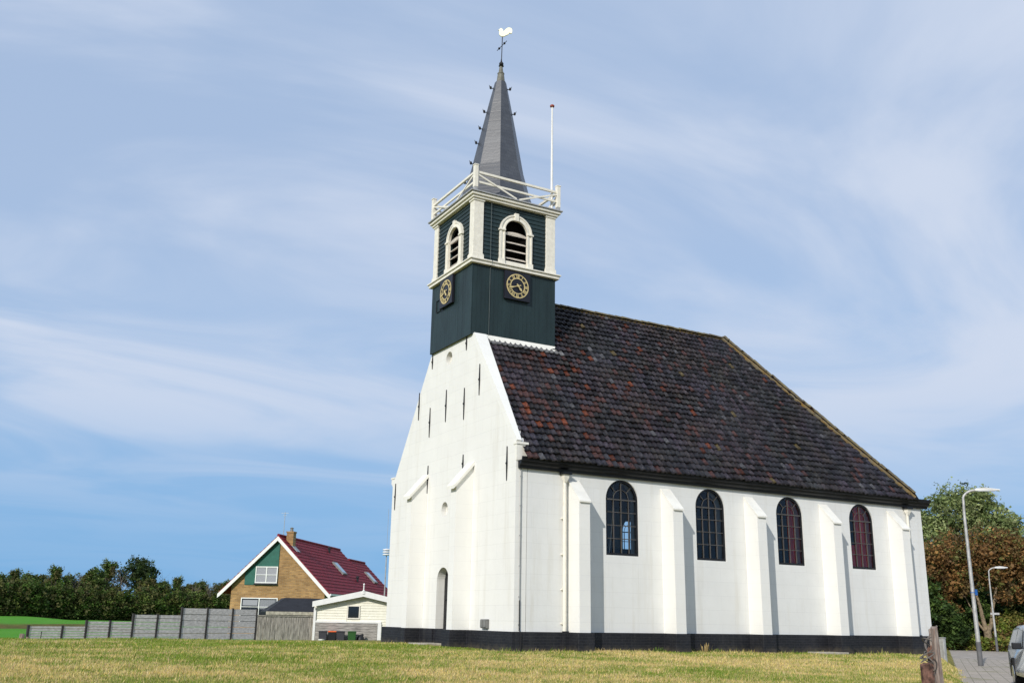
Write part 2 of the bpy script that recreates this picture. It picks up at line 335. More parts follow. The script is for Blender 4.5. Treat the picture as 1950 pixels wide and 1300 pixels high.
# ------------------------------------------------------------------ mesh helpers
class MB:
    def __init__(s):
        s.v = []; s.f = []

    def add(s, vs, fs):
        o = len(s.v)
        s.v += [tuple(p) for p in vs]
        s.f += [tuple(i + o for i in f) for f in fs]

    def box(s, x0, y0, z0, x1, y1, z1):
        s.add([(x0, y0, z0), (x1, y0, z0), (x1, y1, z0), (x0, y1, z0), (x0, y0, z1), (x1, y0, z1), (x1, y1, z1), (x0, y1, z1)],
              [(0, 3, 2, 1), (4, 5, 6, 7), (0, 1, 5, 4), (1, 2, 6, 5), (2, 3, 7, 6), (3, 0, 4, 7)])
        return s

    def obox(s, c, ux, uy, uz, hx, hy, hz):
        """oriented box: centre c, unit axes, half sizes"""
        c, ux, uy, uz = Vector(c), Vector(ux), Vector(uy), Vector(uz)
        vs = []
        for dz in (-1, 1):
            for a, b in ((-1, -1), (1, -1), (1, 1), (-1, 1)):
                vs.append(c + ux * hx * a + uy * hy * b + uz * hz * dz)
        s.add(vs, [(0, 3, 2, 1), (4, 5, 6, 7), (0, 1, 5, 4), (1, 2, 6, 5), (2, 3, 7, 6), (3, 0, 4, 7)])
        return s

    def bar(s, a, b, w, t, up=(0, 0, 1)):
        """square bar from a to b; w across, t along up"""
        a, b, up = Vector(a), Vector(b), Vector(up)
        d = (b - a); ln = d.length; d.normalize()
        x = d.cross(up).normalized(); z = x.cross(d)
        return s.obox((a + b) / 2, d, x, z, ln / 2, w / 2, t / 2)

    def shape(s, loops, fmap, d):
        """flat outline with holes, made solid along d"""
        d = Vector(d)
        flat = [p for lp in loops for p in lp]
        tri = tessellate_polygon([[Vector((p[0], p[1], 0)) for p in lp] for lp in loops])
        front = [Vector(fmap(*p)) for p in flat]
        n = len(flat)
        fs = [tuple(t) for t in tri] + [tuple(i + n for i in reversed(t)) for t in tri]
        o = 0
        for lp in loops:
            k = len(lp)
            for i in range(k):
                a, b = o + i, o + (i + 1) % k
                fs.append((a, b, b + n, a + n))
            o += k
        s.add(front + [p + d for p in front], fs)
        return s

    def tube(s, pts, rad, seg=8, cap=True):
        pts = [Vector(p) for p in pts]
        if not hasattr(rad, '__len__'): rad = [rad] * len(pts)
        vs, fs = [], []
        prev = None
        for i, p in enumerate(pts):
            d = (pts[min(i + 1, len(pts) - 1)] - pts[max(i - 1, 0)]).normalized()
            if prev is None:
                x = d.cross(Vector((0, 0, 1)))
                if x.length < 1e-3: x = d.cross(Vector((1, 0, 0)))
                x.normalize()
            else:
                x = (prev - d * prev.dot(d)).normalized()
            prev = x
            y = d.cross(x)
            for k in range(seg):
                a = 2 * PI * k / seg
                vs.append(p + (x * math.cos(a) + y * math.sin(a)) * rad[i])
        for i in range(len(pts) - 1):
            for k in range(seg):
                a, b = i * seg + k, i * seg + (k + 1) % seg
                fs.append((a, b, b + seg, a + seg))
        if cap:
            fs.append(tuple(reversed(range(seg))))
            fs.append(tuple(range((len(pts) - 1) * seg, len(pts) * seg)))
        s.add(vs, fs)
        return s

    def lathe(s, prof, c=(0, 0, 0), seg=16, phase=0.0):
        c = Vector(c)
        vs, fs = [], []
        for r, z in prof:
            for k in range(seg):
                a = 2 * PI * k / seg + phase
                vs.append(c + Vector((r * math.cos(a), r * math.sin(a), z)))
        for i in range(len(prof) - 1):
            for k in range(seg):
                a, b = i * seg + k, i * seg + (k + 1) % seg
                fs.append((a, b, b + seg, a + seg))
        fs.append(tuple(reversed(range(seg)))); fs.append(tuple(range((len(prof) - 1) * seg, len(prof) * seg)))
        s.add(vs, fs)
        return s

    def ball(s, c, r, seg=12, rings=8, sc=(1, 1, 1)):
        c = Vector(c)
        vs, fs = [], []
        for i in range(rings + 1):
            th = PI * i / rings
            for k in range(seg):
                a = 2 * PI * k / seg
                vs.append(c + Vector((r * sc[0] * math.sin(th) * math.cos(a), r * sc[1] * math.sin(th) * math.sin(a), r * sc[2] * math.cos(th))))
        for i in range(rings):
            for k in range(seg):
                a, b = i * seg + k, i * seg + (k + 1) % seg
                fs.append((a, a + seg, b + seg, b))
        s.add(vs, fs)
        return s

    def build(s, name, m, parent=None, smooth=False, bevel=0.0, off=(0, 0, 0), keep=False):
        me = bpy.data.meshes.new(name)
        o3 = Vector(off)
        me.from_pydata([tuple(Vector(p) - o3) for p in s.v], [], s.f)
        me.validate()
        import bmesh
        bm = bmesh.new(); bm.from_mesh(me)
        if not keep: bmesh.ops.recalc_face_normals(bm, faces=bm.faces)
        bm.to_mesh(me); bm.free()
        me.materials.append(m)
        if smooth:
            me.polygons.foreach_set('use_smooth', [True] * len(me.polygons))
            me.set_sharp_from_angle(angle=R(40))
        o = bpy.data.objects.new(name, me)
        COL.objects.link(o)
        if parent: o.parent = parent
        if bevel:
            md = o.modifiers.new('bevel', 'BEVEL'); md.width = bevel; md.segments = 2; md.limit_method = 'ANGLE'; md.angle_limit = R(40)
        return o


def npmesh(name, V, F, m, parent=None, tint=None, smooth=False, nper=4):
    """fast mesh from arrays; F is (n, nper); tint is per face (n,3)"""
    me = bpy.data.meshes.new(name)
    V = np.asarray(V, np.float32); F = np.asarray(F, np.int32)
    me.vertices.add(len(V)); me.vertices.foreach_set('co', V.ravel())
    me.loops.add(F.size); me.loops.foreach_set('vertex_index', F.ravel())
    me.polygons.add(len(F))
    me.polygons.foreach_set('loop_start', np.arange(0, F.size, nper, dtype=np.int32))
    me.polygons.foreach_set('loop_total', np.full(len(F), nper, np.int32))
    if smooth: me.polygons.foreach_set('use_smooth', np.ones(len(F), bool))
    me.update(calc_edges=True)
    if tint is not None:
        at = me.attributes.new('tint', 'FLOAT_COLOR', 'FACE')
        c = np.ones((len(F), 4), np.float32); c[:, :3] = tint
        at.data.foreach_set('color', c.ravel())
    me.materials.append(m)
    o = bpy.data.objects.new(name, me)
    COL.objects.link(o)
    if parent: o.parent = parent
    return o


def thing(name, label, cat, loc=(0, 0, 0), rz=0.0, group=None):
    o = bpy.data.objects.new(name, None); COL.objects.link(o)
    o.location = loc; o.rotation_euler = (0, 0, rz)
    o.empty_display_size = 0.3
    o['label'] = label; o['category'] = cat
    if group: o['group'] = group
    return o


def tag(o, label, cat, group=None):
    o['label'] = label; o['category'] = cat
    if group: o['group'] = group
    return o


def structure(o):
    o['kind'] = 'structure'
    return o


def arch(cx, w, zb, zs, n=18):
    """arched outline: bottom zb, spring zs, half round of radius w/2"""
    r = w / 2
    p = [(cx - r, zb), (cx + r, zb)]
    for i in range(n + 1):
        a = PI * i / n
        p.append((cx + r * math.cos(a), zs + r * math.sin(a)))
    return p


def circle(cx, cz, r, n=28):
    return [(cx + r * math.cos(2 * PI * i / n), cz + r * math.sin(2 * PI * i / n)) for i in range(n)]


def vnoise(x, y, seed=0):
    """smooth value noise, numpy"""
    xi = np.floor(x).astype(np.int64); yi = np.floor(y).astype(np.int64)
    fx = x - xi; fy = y - yi
    fx = fx * fx * (3 - 2 * fx); fy = fy * fy * (3 - 2 * fy)

    def h(a, b):
        n = (a * 374761393 + b * 668265263 + seed * 974634721) & 0x7fffffff
        n = ((n ^ (n >> 13)) * 1274126177) & 0x7fffffff
        return ((n ^ (n >> 16)) & 0xffff) / 65535.0
    return (h(xi, yi) * (1 - fx) + h(xi + 1, yi) * fx) * (1 - fy) + (h(xi, yi + 1) * (1 - fx) + h(xi + 1, yi + 1) * fx) * fy


def sstep(a, b, x):
    t = np.clip((x - a) / (b - a), 0, 1)
    return t * t * (3 - 2 * t)


# ------------------------------------------------------------------ terrain
VD = np.array([0.793, 0.609])          # the verge line runs away along this direction
VR = np.array([0.609, -0.793])         # and this points to the street side


def verge(x, y):
    ax, ay = x - CAM.x, y - CAM.y
    return ax * VD[0] + ay * VD[1], ax * VR[0] + ay * VR[1]


def height(x, y):
    x = np.asarray(x, float); y = np.asarray(y, float)
    h = -0.575 - 0.02 * np.maximum(0, -y - 1.0) - 0.05 * sstep(2, 10, x)
    h = np.maximum(h, -1.2)
    h = h - 0.02 * sstep(6, 11, y) + 0.05 * sstep(1, 5, y) * (1 - sstep(5, 9, y))
    h = h - 0.47 * sstep(13, 20, y)
    h = h - 0.42 * sstep(-6, 1, x) * sstep(20, 27, y)
    h = h + 0.17 * sstep(30, 53, y) * (1 - sstep(-6, 1, x) * 0)
    h = h + 0.32 * sstep(54.0, 56.2, y) + 0.22 * sstep(60, 118, y)
    d, s = verge(x, y)
    k = sstep(-0.3, 0.5, s) * sstep(4, 12, d)
    h = h * (1 - k) - 1.10 * k
    und = (vnoise(x * 0.35, y * 0.35, 3) - 0.5) * 0.07 + (vnoise(x * 1.1, y * 1.1, 4) - 0.5) * 0.03
    return h + und * (1 - k)


def axis(lo, hi, step, far):
    a = list(np.arange(lo, hi + 1e-6, step))
    g, e = step, a[-1]
    while e < far: g *= 1.35; e += g; a.append(e)
    g, e, b = step, lo, []
    while e > -far: g *= 1.35; e -= g; b.append(e)
    return np.array(b[::-1] + a)


def ground_material():
    m = bpy.data.materials.new('mown_grass_ground'); m.use_nodes = True
    t = m.node_tree; b = t.nodes['Principled BSDF']; b.inputs['Roughness'].default_value = 0.95; b.inputs['Specular IOR Level'].default_value = 0.1
    n_ = t.nodes.new; l_ = t.links.new
    g = n_("ShaderNodeNewGeometry"); sp = n_("ShaderNodeSeparateXYZ"); l_(g.outputs['Position'], sp.inputs[0])

    def noise(sc, det=5):
        z = n_("ShaderNodeTexNoise"); z.inputs['Scale'].default_value = sc; z.inputs['Detail'].default_value = det; z.inputs['Roughness'].default_value = 0.65
        l_(g.outputs['Position'], z.inputs['Vector']); return z.outputs[0]

    def rng(src, a, b_, c=0., d=1.):
        z = n_("ShaderNodeMapRange"); z.inputs[1].default_value = a; z.inputs[2].default_value = b_; z.inputs[3].default_value = c; z.inputs[4].default_value = d
        l_(src, z.inputs[0]); return z.outputs[0]

    def mixc(f, a, c):
        z = n_("ShaderNodeMix"); z.data_type = 'RGBA'
        if isinstance(f, float): z.inputs[0].default_value = f
        else: l_(f, z.inputs[0])
        for s_, v in ((6, a), (7, c)):
            if isinstance(v, tuple): z.inputs[s_].default_value = (*v, 1)
            else: l_(v, z.inputs[s_])
        return z.outputs[2]
    turf = mixc(rng(noise(0.9), 0.35, 0.65), (0.14, 0.155, 0.035), (0.33, 0.26, 0.09))
    turf = mixc(rng(noise(7), 0.4, 0.75, 0, 0.5), turf, (0.11, 0.095, 0.03))
    field = mixc(rng(noise(0.25), 0.35, 0.65), (0.065, 0.235, 0.018), (0.095, 0.27, 0.028))
    rough = mixc(rng(noise(1.2), 0.3, 0.7), (0.07, 0.08, 0.022), (0.14, 0.115, 0.04))
    yw = n_("ShaderNodeMath"); yw.operation = 'MULTIPLY_ADD'; yw.inputs[1].default_value = 3.0
    l_(noise(0.15), yw.inputs[0]); l_(sp.outputs[1], yw.inputs[2])
    yv = yw.outputs[0]
    c = mixc(rng(yv, 24.5, 27), turf, rough)
    c = mixc(rng(yv, 30, 34), c, field)
    bank = n_("ShaderNodeMath"); bank.operation = 'MULTIPLY'
    l_(rng(yv, 53.5, 54.5), bank.inputs[0]); l_(rng(yv, 58.2, 57.2), bank.inputs[1])
    c = mixc(bank.outputs[0], c, rough)
    l_(c, b.inputs['Base Color'])
    bp = n_("ShaderNodeBump"); bp.inputs['Strength'].default_value = 0.7; bp.inputs['Distance'].default_value = 0.06
    l_(noise(9, 6), bp.inputs['Height']); l_(bp.outputs[0], b.inputs['Normal'])
    return m


def build_ground():
    xs = axis(-50, 62, 0.4, 4500); ys = axis(-34, 130, 0.4, 4500)
    X, Y = np.meshgrid(xs, ys)
    Z = height(X, Y)
    far = sstep(200, 400, np.hypot(X, Y))
    Z = Z * (1 - far) - 0.4 * far
    V = np.stack([X, Y, Z], -1).reshape(-1, 3)
    nx, ny = len(xs), len(ys)
    i = np.arange(nx * ny).reshape(ny, nx)
    F = np.stack([i[:-1, :-1], i[:-1, 1:], i[1:, 1:], i[1:, :-1]], -1).reshape(-1, 4)
    structure(npmesh('ground', V, F, ground_material(), smooth=True))


build_ground()


def sheet(name, d0, d1, s0, s1, lift, m, nd=60, ns=14):
    V = []
    for a in np.linspace(d0, d1, nd):
        for b in np.linspace(s0, s1, ns):
            V.append((CAM.x + VD[0] * a + VR[0] * b, CAM.y + VD[1] * a + VR[1] * b))
    V = np.array(V)
    Z = height(V[:, 0], V[:, 1]) + lift
    Z = np.maximum(Z, -1.08 + lift)
    V3 = np.column_stack([V, Z])
    i = np.arange(nd * ns).reshape(nd, ns)
    F = np.stack([i[:-1, :-1], i[:-1, 1:], i[1:, 1:], i[1:, :-1]], -1).reshape(-1, 4)
    return structure(npmesh(name, V3, F, m))


def paving_mat():
    m = bpy.data.materials.new('weathered_street_pavers'); m.use_nodes = True
    t = m.node_tree; b = t.nodes['Principled BSDF']; b.inputs['Roughness'].default_value = 0.9
    g = t.nodes.new("ShaderNodeNewGeometry")
    mpn = t.nodes.new("ShaderNodeMapping"); mpn.inputs['Rotation'].default_value = (0, 0, -0.655)
    t.links.new(g.outputs['Position'], mpn.inputs[0])
    br = t.nodes.new("ShaderNodeTexBrick"); br.inputs['Scale'].default_value = 1
    br.inputs['Brick Width'].default_value = 0.3; br.inputs['Row Height'].default_value = 0.3; br.inputs['Mortar Size'].default_value = 0.008
    br.inputs['Color1'].default_value = (0.33, 0.285, 0.235, 1); br.inputs['Color2'].default_value = (0.40, 0.345, 0.285, 1); br.inputs['Mortar'].default_value = (0.10, 0.10, 0.06, 1)
    t.links.new(mpn.outputs[0], br.inputs[0])
    nz = t.nodes.new("ShaderNodeTexNoise"); nz.inputs['Scale'].default_value = 0.9; nz.inputs['Detail'].default_value = 8
    t.links.new(g.outputs['Position'], nz.inputs['Vector'])
    rp = t.nodes.new("ShaderNodeMapRange"); rp.inputs[1].default_value = 0.56; rp.inputs[2].default_value = 0.72
    t.links.new(nz.outputs[0], rp.inputs[0])
    mx = t.nodes.new("ShaderNodeMix"); mx.data_type = 'RGBA'; mx.inputs[7].default_value = (0.16, 0.155, 0.06, 1)
    t.links.new(rp.outputs[0], mx.inputs[0]); t.links.new(br.outputs[0], mx.inputs[6])
    t.links.new(mx.outputs[2], b.inputs['Base Color'])
    return m


sheet('pavement', 12, 52, 0.36, 9.0, 0.02, paving_mat())
sheet('road', 52.02, 70.8, 0.36, 14.0, 0.016, mat('grey_asphalt', (0.36, 0.32, 0.275), 0.95, var=0.15, vscale=2, bump=0.3, bscale=40), nd=24)


# ------------------------------------------------------------------ church
church = thing('church', 'white plastered village church with black tiled roof and green wooden clock tower', 'church', (0, 0, -0.6))
CO = (0, 0, -0.6)


def cp(mb, name, m, parent=None, **k):
    return mb.build(name, m, parent or church, off=CO if (parent is None) else CO, **k)


WX, WY = 18.55, 9.8            # east end, north side
SL = 1.35                      # roof pitch


def roofz(y): return 5.14 + SL * (y + 0.30)


YM = 4.89
win_x = [4.0 + 3.705 * i for i in range(4)]
but_x = [2.1 + 3.669 * i for i in range(5)]
# long walls (south, north) with arched openings
for y0, d in ((0.0, 0.45), (WY, -0.45)):
    mb = MB()
    loops = [[(0.42, -0.3), (WX, -0.3), (WX, 5.12), (0.42, 5.12)]]
    for x in (win_x if y0 == 0.0 else win_x[:3]): loops.append(list(reversed(arch(x, 1.30, 2.37, 4.14))))
    mb.shape(loops, lambda a, b: (a, y0, b), (0, d, 0))
    cp(mb, 'long_wall', M['plaster_x'])
mb = MB(); mb.box(WX - 0.45, 0.452, -0.3, WX, WY - 0.452, 5.1); cp(mb, 'end_wall', M['plaster_y'])
# front gable with door and two round windows
g = [(0.0, -0.3), (WY, -0.3), (WY, 5.28), (9.95, 5.40), (9.95, 5.58), (9.60, 5.58), (6.62, 9.90), (6.50, 9.98), (3.20, 9.98),
     (3.08, roofz(3.08) + 0.06), (0.14, roofz(0.14) + 0.06), (0.0, 5.60)]
mb = MB()
mb.shape([g, list(reversed(arch(4.95, 0.92, -0.28, 1.56))), circle(5.0, 4.0, 0.25)[::-1], circle(5.06, 9.46, 0.25)[::-1]],
         lambda a, b: (0.0, a, b), (0.40, 0, 0))
cp(mb, 'gable_wall', M['plaster_y'])
# sloping white coping along the south verge of the gable
mb = MB()
n_ = Vector((0, -SL, 1)).normalized()
for ya, yb in ((0.02, 1.1), (1.1, 2.2), (2.2, 3.17)):
    q = []
    for y in (ya, yb):
        q.append((Vector((-0.004, y, roofz(y) + 0.10)), Vector((0.17 + 0.1 * y, y, roofz(y) + 0.10))))
    a, b, c, d = q[0][0], q[0][1], q[1][1], q[1][0]
    mb.add([p - n_ * 0.12 for p in (a, b, c, d)] + [p + n_ * 0.075 for p in (a, b, c, d)],
           [(0, 3, 2, 1), (4, 5, 6, 7), (0, 1, 5, 4), (1, 2, 6, 5), (2, 3, 7, 6), (3, 0, 4, 7)])
cp(mb, 'gable_coping', M['plaster'])
# kneelers: shaped corner stones under the verge
mb = MB()
pk = [(0.0, 5.08), (0.24, 5.08), (0.32, 5.14), (0.37, 5.22), (0.385, 5.34), (0.385, 5.585), (0.0, 5.585)]
mb.shape([pk], lambda a, b: (a - 0.002, -0.03, b), (0, 0.10, 0))
mb.box(-0.02, -0.06, 5.588, 0.41, 0.16, 5.66)
cp(mb, 'kneeler', M['cap'])
mb = MB(); mb.box(-0.02, 9.62, 5.582, 0.42, 9.98, 5.64); cp(mb, 'kneeler', M['cap'])

# plinth: one footprint following every buttress
fb = [(2.88, 3.27), (6.50, 6.90)]
pl = [(-0.12, -0.12)]
for x in but_x: pl += [(x - 0.29, -0.12), (x - 0.29, -0.74), (x + 0.29, -0.74), (x + 0.29, -0.12)]
pl += [(WX + 0.14, -0.12), (WX + 0.14, WY + 0.12), (-0.12, WY + 0.12)]
pl += [(-0.12, 6.99), (-0.70, 6.99), (-0.70, 6.41), (-0.12, 6.41)]
pl += [(-0.12, 5.44), (-0.02, 5.44), (-0.02, 4.46), (-0.12, 4.46)]
pl += [(-0.12, 3.36), (-0.74, 3.36), (-0.74, 2.79), (-0.12, 2.79)]
mb = MB(); mb.shape([pl], lambda a, b: (a, b, -1.5), (0, 0, 1.5))
cp(mb, 'plinth', M['plinth'], bevel=0.015)

# buttresses on the long wall
for x in but_x:
    mb = MB()
    mb.shape([[(-0.003, -0.2), (-0.66, -0.2), (-0.645, 3.90), (-0.003, 4.58)]], lambda a, b: (x - 0.2, a, b), (0.4, 0, 0))
    b = cp(mb, 'buttress', M['plaster'])
    mb = MB()
    mb.shape([[(-0.004, 4.583), (-0.70, 3.872), (-0.70, 3.925), (-0.004, 4.645)]], lambda a, c: (x - 0.215, a, c), (0.43, 0, 0))
    cp(mb, 'cap', M['cap'], b)
# buttresses on the gable front
for k, (ya, yb) in enumerate(fb):
    dp = 0.62
    mb = MB()
    mb.shape([[(-0.003, -0.2), (-dp, -0.2), (-dp + 0.01, 4.55), (-0.003, 5.27)]], lambda a, b: (a, ya, b), (0, yb - ya, 0))
    b = cp(mb, 'buttress', M['plaster'])
    mb = MB()
    mb.shape([[(-0.004, 5.272), (-dp - 0.12, 4.44), (-dp - 0.12, 4.56), (-0.004, 5.40)]], lambda a, c: (a, ya - 0.09, c), (0, yb - ya + 0.18, 0))
    cp(mb, 'cap', M['cap'], b)

# arched iron windows
rope_made = False
for side in (0, 1):
    for i, x in enumerate(win_x if side == 0 else win_x[:3]):
        yo = 0.05 if side == 0 else WY - 0.11
        mb = MB()
        mb.shape([arch(x, 1.298, 2.371, 4.14, 24), list(reversed(arch(x, 1.15, 2.45, 4.14, 24)))], lambda a, b: (a, yo, b), (0, 0.06, 0))
        w = cp(mb, 'window', M['black'])
        if side == 1: w['label'] = 'plain arched window on the far side'
        mb = MB()
        yb = yo + 0.03
        def bx(x0, z0, x1, z1, d=0.02): mb.box(x0, yb - d, z0, x1, yb + d, z1)
        for k in (-1, 0, 1):
            bx(x + k * 0.3 - 0.011, 2.45, x + k * 0.3 + 0.011, 4.125)
        for z in (2.90, 3.32, 3.74):
            for (xa, xb) in ((-.575, -.311), (-.289, -.011), (.011, .289), (.311, .575)): bx(x + xa, z - 0.012, x + xb, z + 0.012)
        bx(x - 0.575, 4.128, x + 0.575, 4.168, 0.024)
        ri = 0.30
        pts = [(x + ri * math.cos(a), yb, 4.17 + ri * math.sin(a)) for a in np.linspace(0.02, PI - 0.02, 15)]
        mb.tube(pts, 0.012, 5)
        bx(x - 0.011, 4.17, x + 0.011, 4.70)
        for a in (PI / 4, 3 * PI / 4):
            mb.bar((x + 0.31 * math.cos(a), yb, 4.17 + 0.31 * math.sin(a)), (x + 0.56 * math.cos(a), yb, 4.17 + 0.56 * math.sin(a)), 0.02, 0.02)
        cp(mb, 'glazing_bars', M['bar'], w)
        mb = MB(); pa = arch(x, 1.16, 2.44, 4.14, 24)
        mb.add([(p[0], yb + 0.024, p[1]) for p in pa], [tuple(range(len(pa)))])
        cp(mb, 'glass', M['glass'], w, keep=True)
        if side == 0 and i >= 2:
            mb = MB()
            xa, xb = (x + 0.22, x + 0.60) if i == 2 else (x - 0.02, x + 0.62)
            n = 40
            vs = []
            for k in range(n + 1):
                t = k / n
                yy = 0.36 + 0.035 * math.sin(t * (xb - xa) * 52) + 0.02 * math.sin(t * 17)
                vs += [(xa + (xb - xa) * t, yy, 2.2), (xa + (xb - xa) * t, yy, 4.85)]
            mb.add(vs, [(2 * k, 2 * k + 2, 2 * k + 3, 2 * k + 1) for k in range(n)])
            cp(mb, 'curtain', M['curtain'], w, smooth=True)
            if i == 3:
                mb = MB(); vs = []
                for k in range(n + 1):
                    t = k / n; xx = x - 0.62 + 0.75 * t
                    yy = 0.40 + 0.03 * math.sin(t * 40)
                    vs += [(xx, yy, 2.2), (xx, yy, 3.28)]
                mb.add(vs, [(2 * k, 2 * k + 2, 2 * k + 3, 2 * k + 1) for k in range(n)])
                cp(mb, 'curtain', M['curtain'], w, smooth=True)
mb = MB(); mb.tube([(3.86, 0.6, 2.3), (4.02, 0.62, 3.4), (4.10, 0.62, 4.6), (4.10, 0.62, 5.6)], 0.012, 6); cp(mb, 'bell_rope', M['rope'])
# inside: a timber gallery and dark floor so the windows look into a dim room
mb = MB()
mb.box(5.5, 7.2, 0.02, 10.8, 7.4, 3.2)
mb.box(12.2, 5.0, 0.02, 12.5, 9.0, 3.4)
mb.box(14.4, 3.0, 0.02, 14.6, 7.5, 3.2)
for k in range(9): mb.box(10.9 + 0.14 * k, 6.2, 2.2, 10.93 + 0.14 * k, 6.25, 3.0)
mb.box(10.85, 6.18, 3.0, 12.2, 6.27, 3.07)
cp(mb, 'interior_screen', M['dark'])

# door
mb = MB(); pa = arch(4.95, 0.93, -0.02, 1.56)
mb.shape([pa], lambda a, b: (0.30, a, b), (0.05, 0, 0)); dr = cp(mb, 'door', M['black'])
mb = MB(); mb.ball((0.27, 5.22, 0.95), 0.035); cp(mb, 'handle', M['iron'], dr, smooth=True)
for (yc, zc) in ((5.0, 4.0), (5.06, 9.46)):
    mb = MB(); mb.shape([circle(yc, zc, 0.255), circle(yc, zc, 0.20)[::-1]], lambda a, b: (0.20, a, b), (0.04, 0, 0))
    oc = cp(mb, 'round_window', M['cap'])
    mb = MB(); pa = circle(yc, zc, 0.21); mb.add([(0.225, p[0], p[1]) for p in pa], [tuple(range(len(pa)))])
    cp(mb, 'glass', M['blindglass'], oc)

# iron wall anchors
anch = [(6.485, 9.90, 9.35), (3.66, 9.95, 9.44), (7.56, 8.64, 7.57), (6.52, 7.87, 6.76), (5.165, 8.30, 7.12), (3.71, 8.09, 6.96),
        (2.59, 8.71, 7.62), (0.565, 5.59, 4.51), (6.50, 5.71, 4.69), (3.65, 5.74, 5.10), (9.48, 5.37, 4.35)]
for y, za, zb in anch:
    mb = MB(); zc = (za + zb) / 2
    mb.shape([[(y - 0.012, za), (y - 0.034, zc + 0.05), (y - 0.034, zc - 0.05), (y - 0.008, zb), (y + 0.008, zb), (y + 0.034, zc - 0.05), (y + 0.034, zc + 0.05), (y + 0.012, za)]],
             lambda a, b: (-0.028, a, b), (0.03, 0, 0))
    mb.tube([(-0.05, y, zc), (0.0, y, zc)], 0.035, 8)
    cp(mb, 'wall_anchor', M['iron'])

# pantiled roof
def tiles(o, u, v, poly, holes=(), colf=None):
    """o origin at the eave, u along the eave, v up the slope, poly in (u,v) metres"""
    o, u, v = np.array(o, float), np.array(u, float), np.array(v, float)
    nrm = np.cross(u, v)
    P = np.array(poly)
    tw, gauge, tl = 0.215, 0.292, 0.345
    umin, umax = P[:, 0].min(), P[:, 0].max(); vmax = P[:, 1].max()
    K = 9
    prof_u = np.linspace(0, 1.0, K + 1)
    prof_h = np.where(prof_u > 0.52, 0.036 * np.sin(np.clip((prof_u - 0.52) / 0.48, 0, 1) * PI) ** 0.9, -0.010 * np.sin(prof_u / 0.52 * PI))
    VV, FF, CC = [], [], []
    base = 0
    for j in range(int(vmax / gauge) + 1):
        for i in range(int((umax - umin) / tw) + 1):
            cu, cv = umin + (i + 0.5) * tw, (j + 0.45) * gauge
            ins = True
            for a in range(len(P)):
                p, q = P[a], P[(a + 1) % len(P)]
                if (q[0] - p[0]) * (cv - p[1]) - (q[1] - p[1]) * (cu - p[0]) < -0.04 * np.hypot(*(q - p)): ins = False; break
            if not ins: continue
            if any(h[0] < cu < h[2] and h[1] < cv < h[3] for h in holes): continue
            ju, jv, jr, jl = RNG.normal(0, 0.007), RNG.normal(0, 0.013) + 0.05 * (float(vnoise(np.array(cu * 0.45), np.array(cv * 0.3), 61)) - 0.5), RNG.normal(0, 0.02), abs(RNG.normal(0, 0.010)) + 0.05 * (float(vnoise(np.array(cu * 0.6), np.array(cv * 0.5), 62)) - 0.3)
            uu = umin + i * tw + prof_u * (tw + 0.012) + ju
            v0, v1 = j * gauge - 0.03 + jv, j * gauge + tl + jv
            rows = [(v0, 0.010 + jl, 0), (v0, 0.052 + jl, 0), ((v0 + v1) / 2, 0.026 + jl / 2, 1), (v1, 0.004, 1)]
            for (vv, lift, _) in rows:
                sk = jr * (vv - v0)
                pts = o[None] + (uu + sk)[:, None] * u[None] + vv * v[None] + (prof_h + lift)[:, None] * nrm[None]
                VV.append(pts)
            n = K + 1
            for r in range(3):
                for k in range(K):
                    a = base + r * n + k
                    FF.append((a, a + 1, a + 1 + n, a + n))
            CC += [colf(cu, cv)] * (3 * K)
            base += 4 * n
    return np.concatenate(VV), np.array(FF), np.array(CC)


def tilecol(orange):
    def f(cu, cv):
        k = orange(cu, cv)
        r = RNG.random()
        if k < 0 : return tuple(np.array((0.20, 0.20, 0.205)) * RNG.uniform(0.6, 1.15))
        if r < k: c = np.array((0.22, 0.060, 0.027)) * RNG.uniform(0.25, 1.0)
        elif r < k * 3.0 + 0.05: c = np.array((0.085, 0.04, 0.036)) * RNG.uniform(0.7, 1.2)
        elif r > 0.988: c = np.array((0.11, 0.11, 0.12)) * RNG.uniform(0.7, 1.2)
        elif r > 0.984: c = np.array((0.13, 0.10, 0.045))
        else: c = np.array((0.0315, 0.0295, 0.031)) * RNG.uniform(0.35, 2.0) * np.array((0.9 + 0.35 * float(vnoise(np.array(cu * 1.3), np.array(cv * 1.1), 71)), RNG.uniform(.92, 1.04), 0.85 + 0.45 * float(vnoise(np.array(cu * 1.5), np.array(cv * 1.2), 72))))
        return tuple(c)
    return f


def south_orange(u, v):
    if v > 5.52 and u < 3.35 and v < 5.95: return -1
    n = float(vnoise(np.array(u * 0.8), np.array(v * 0.9), 11))
    a = 0.13 * math.exp(-((u - 1.6) / 2.8) ** 2) * (0.2 + 1.5 * max(0, n - 0.25)) * (1.0 - 0.08 * v)
    b = 0.03 * math.exp(-((u - 6.5) / 2.5) ** 2 - ((v - 5.5) / 2.0) ** 2)
    return max(0.005, 1.15 * a + b)


cs = math.hypot(1, SL)
vS = np.array((0, 1 / cs, SL / cs)); RL = (YM + 0.30) * cs      # slope length
XE = 18.1                                                      # east eave
XR = 13.1                                                      # ridge end
ys_hole = lambda y: (y + 0.30) * cs
x0 = 0.20
Vs, Fs, Cs = tiles((x0, -0.30, 5.14), (1, 0, 0), vS, [(0, 0), (XE - x0, 0), (XR - x0, RL), (0.5, RL)],
                   holes=[(-1, ys_hole(3.12), 3.30 - x0, 99), (-1, -1, 0.10, 0.55)], colf=tilecol(south_orange))
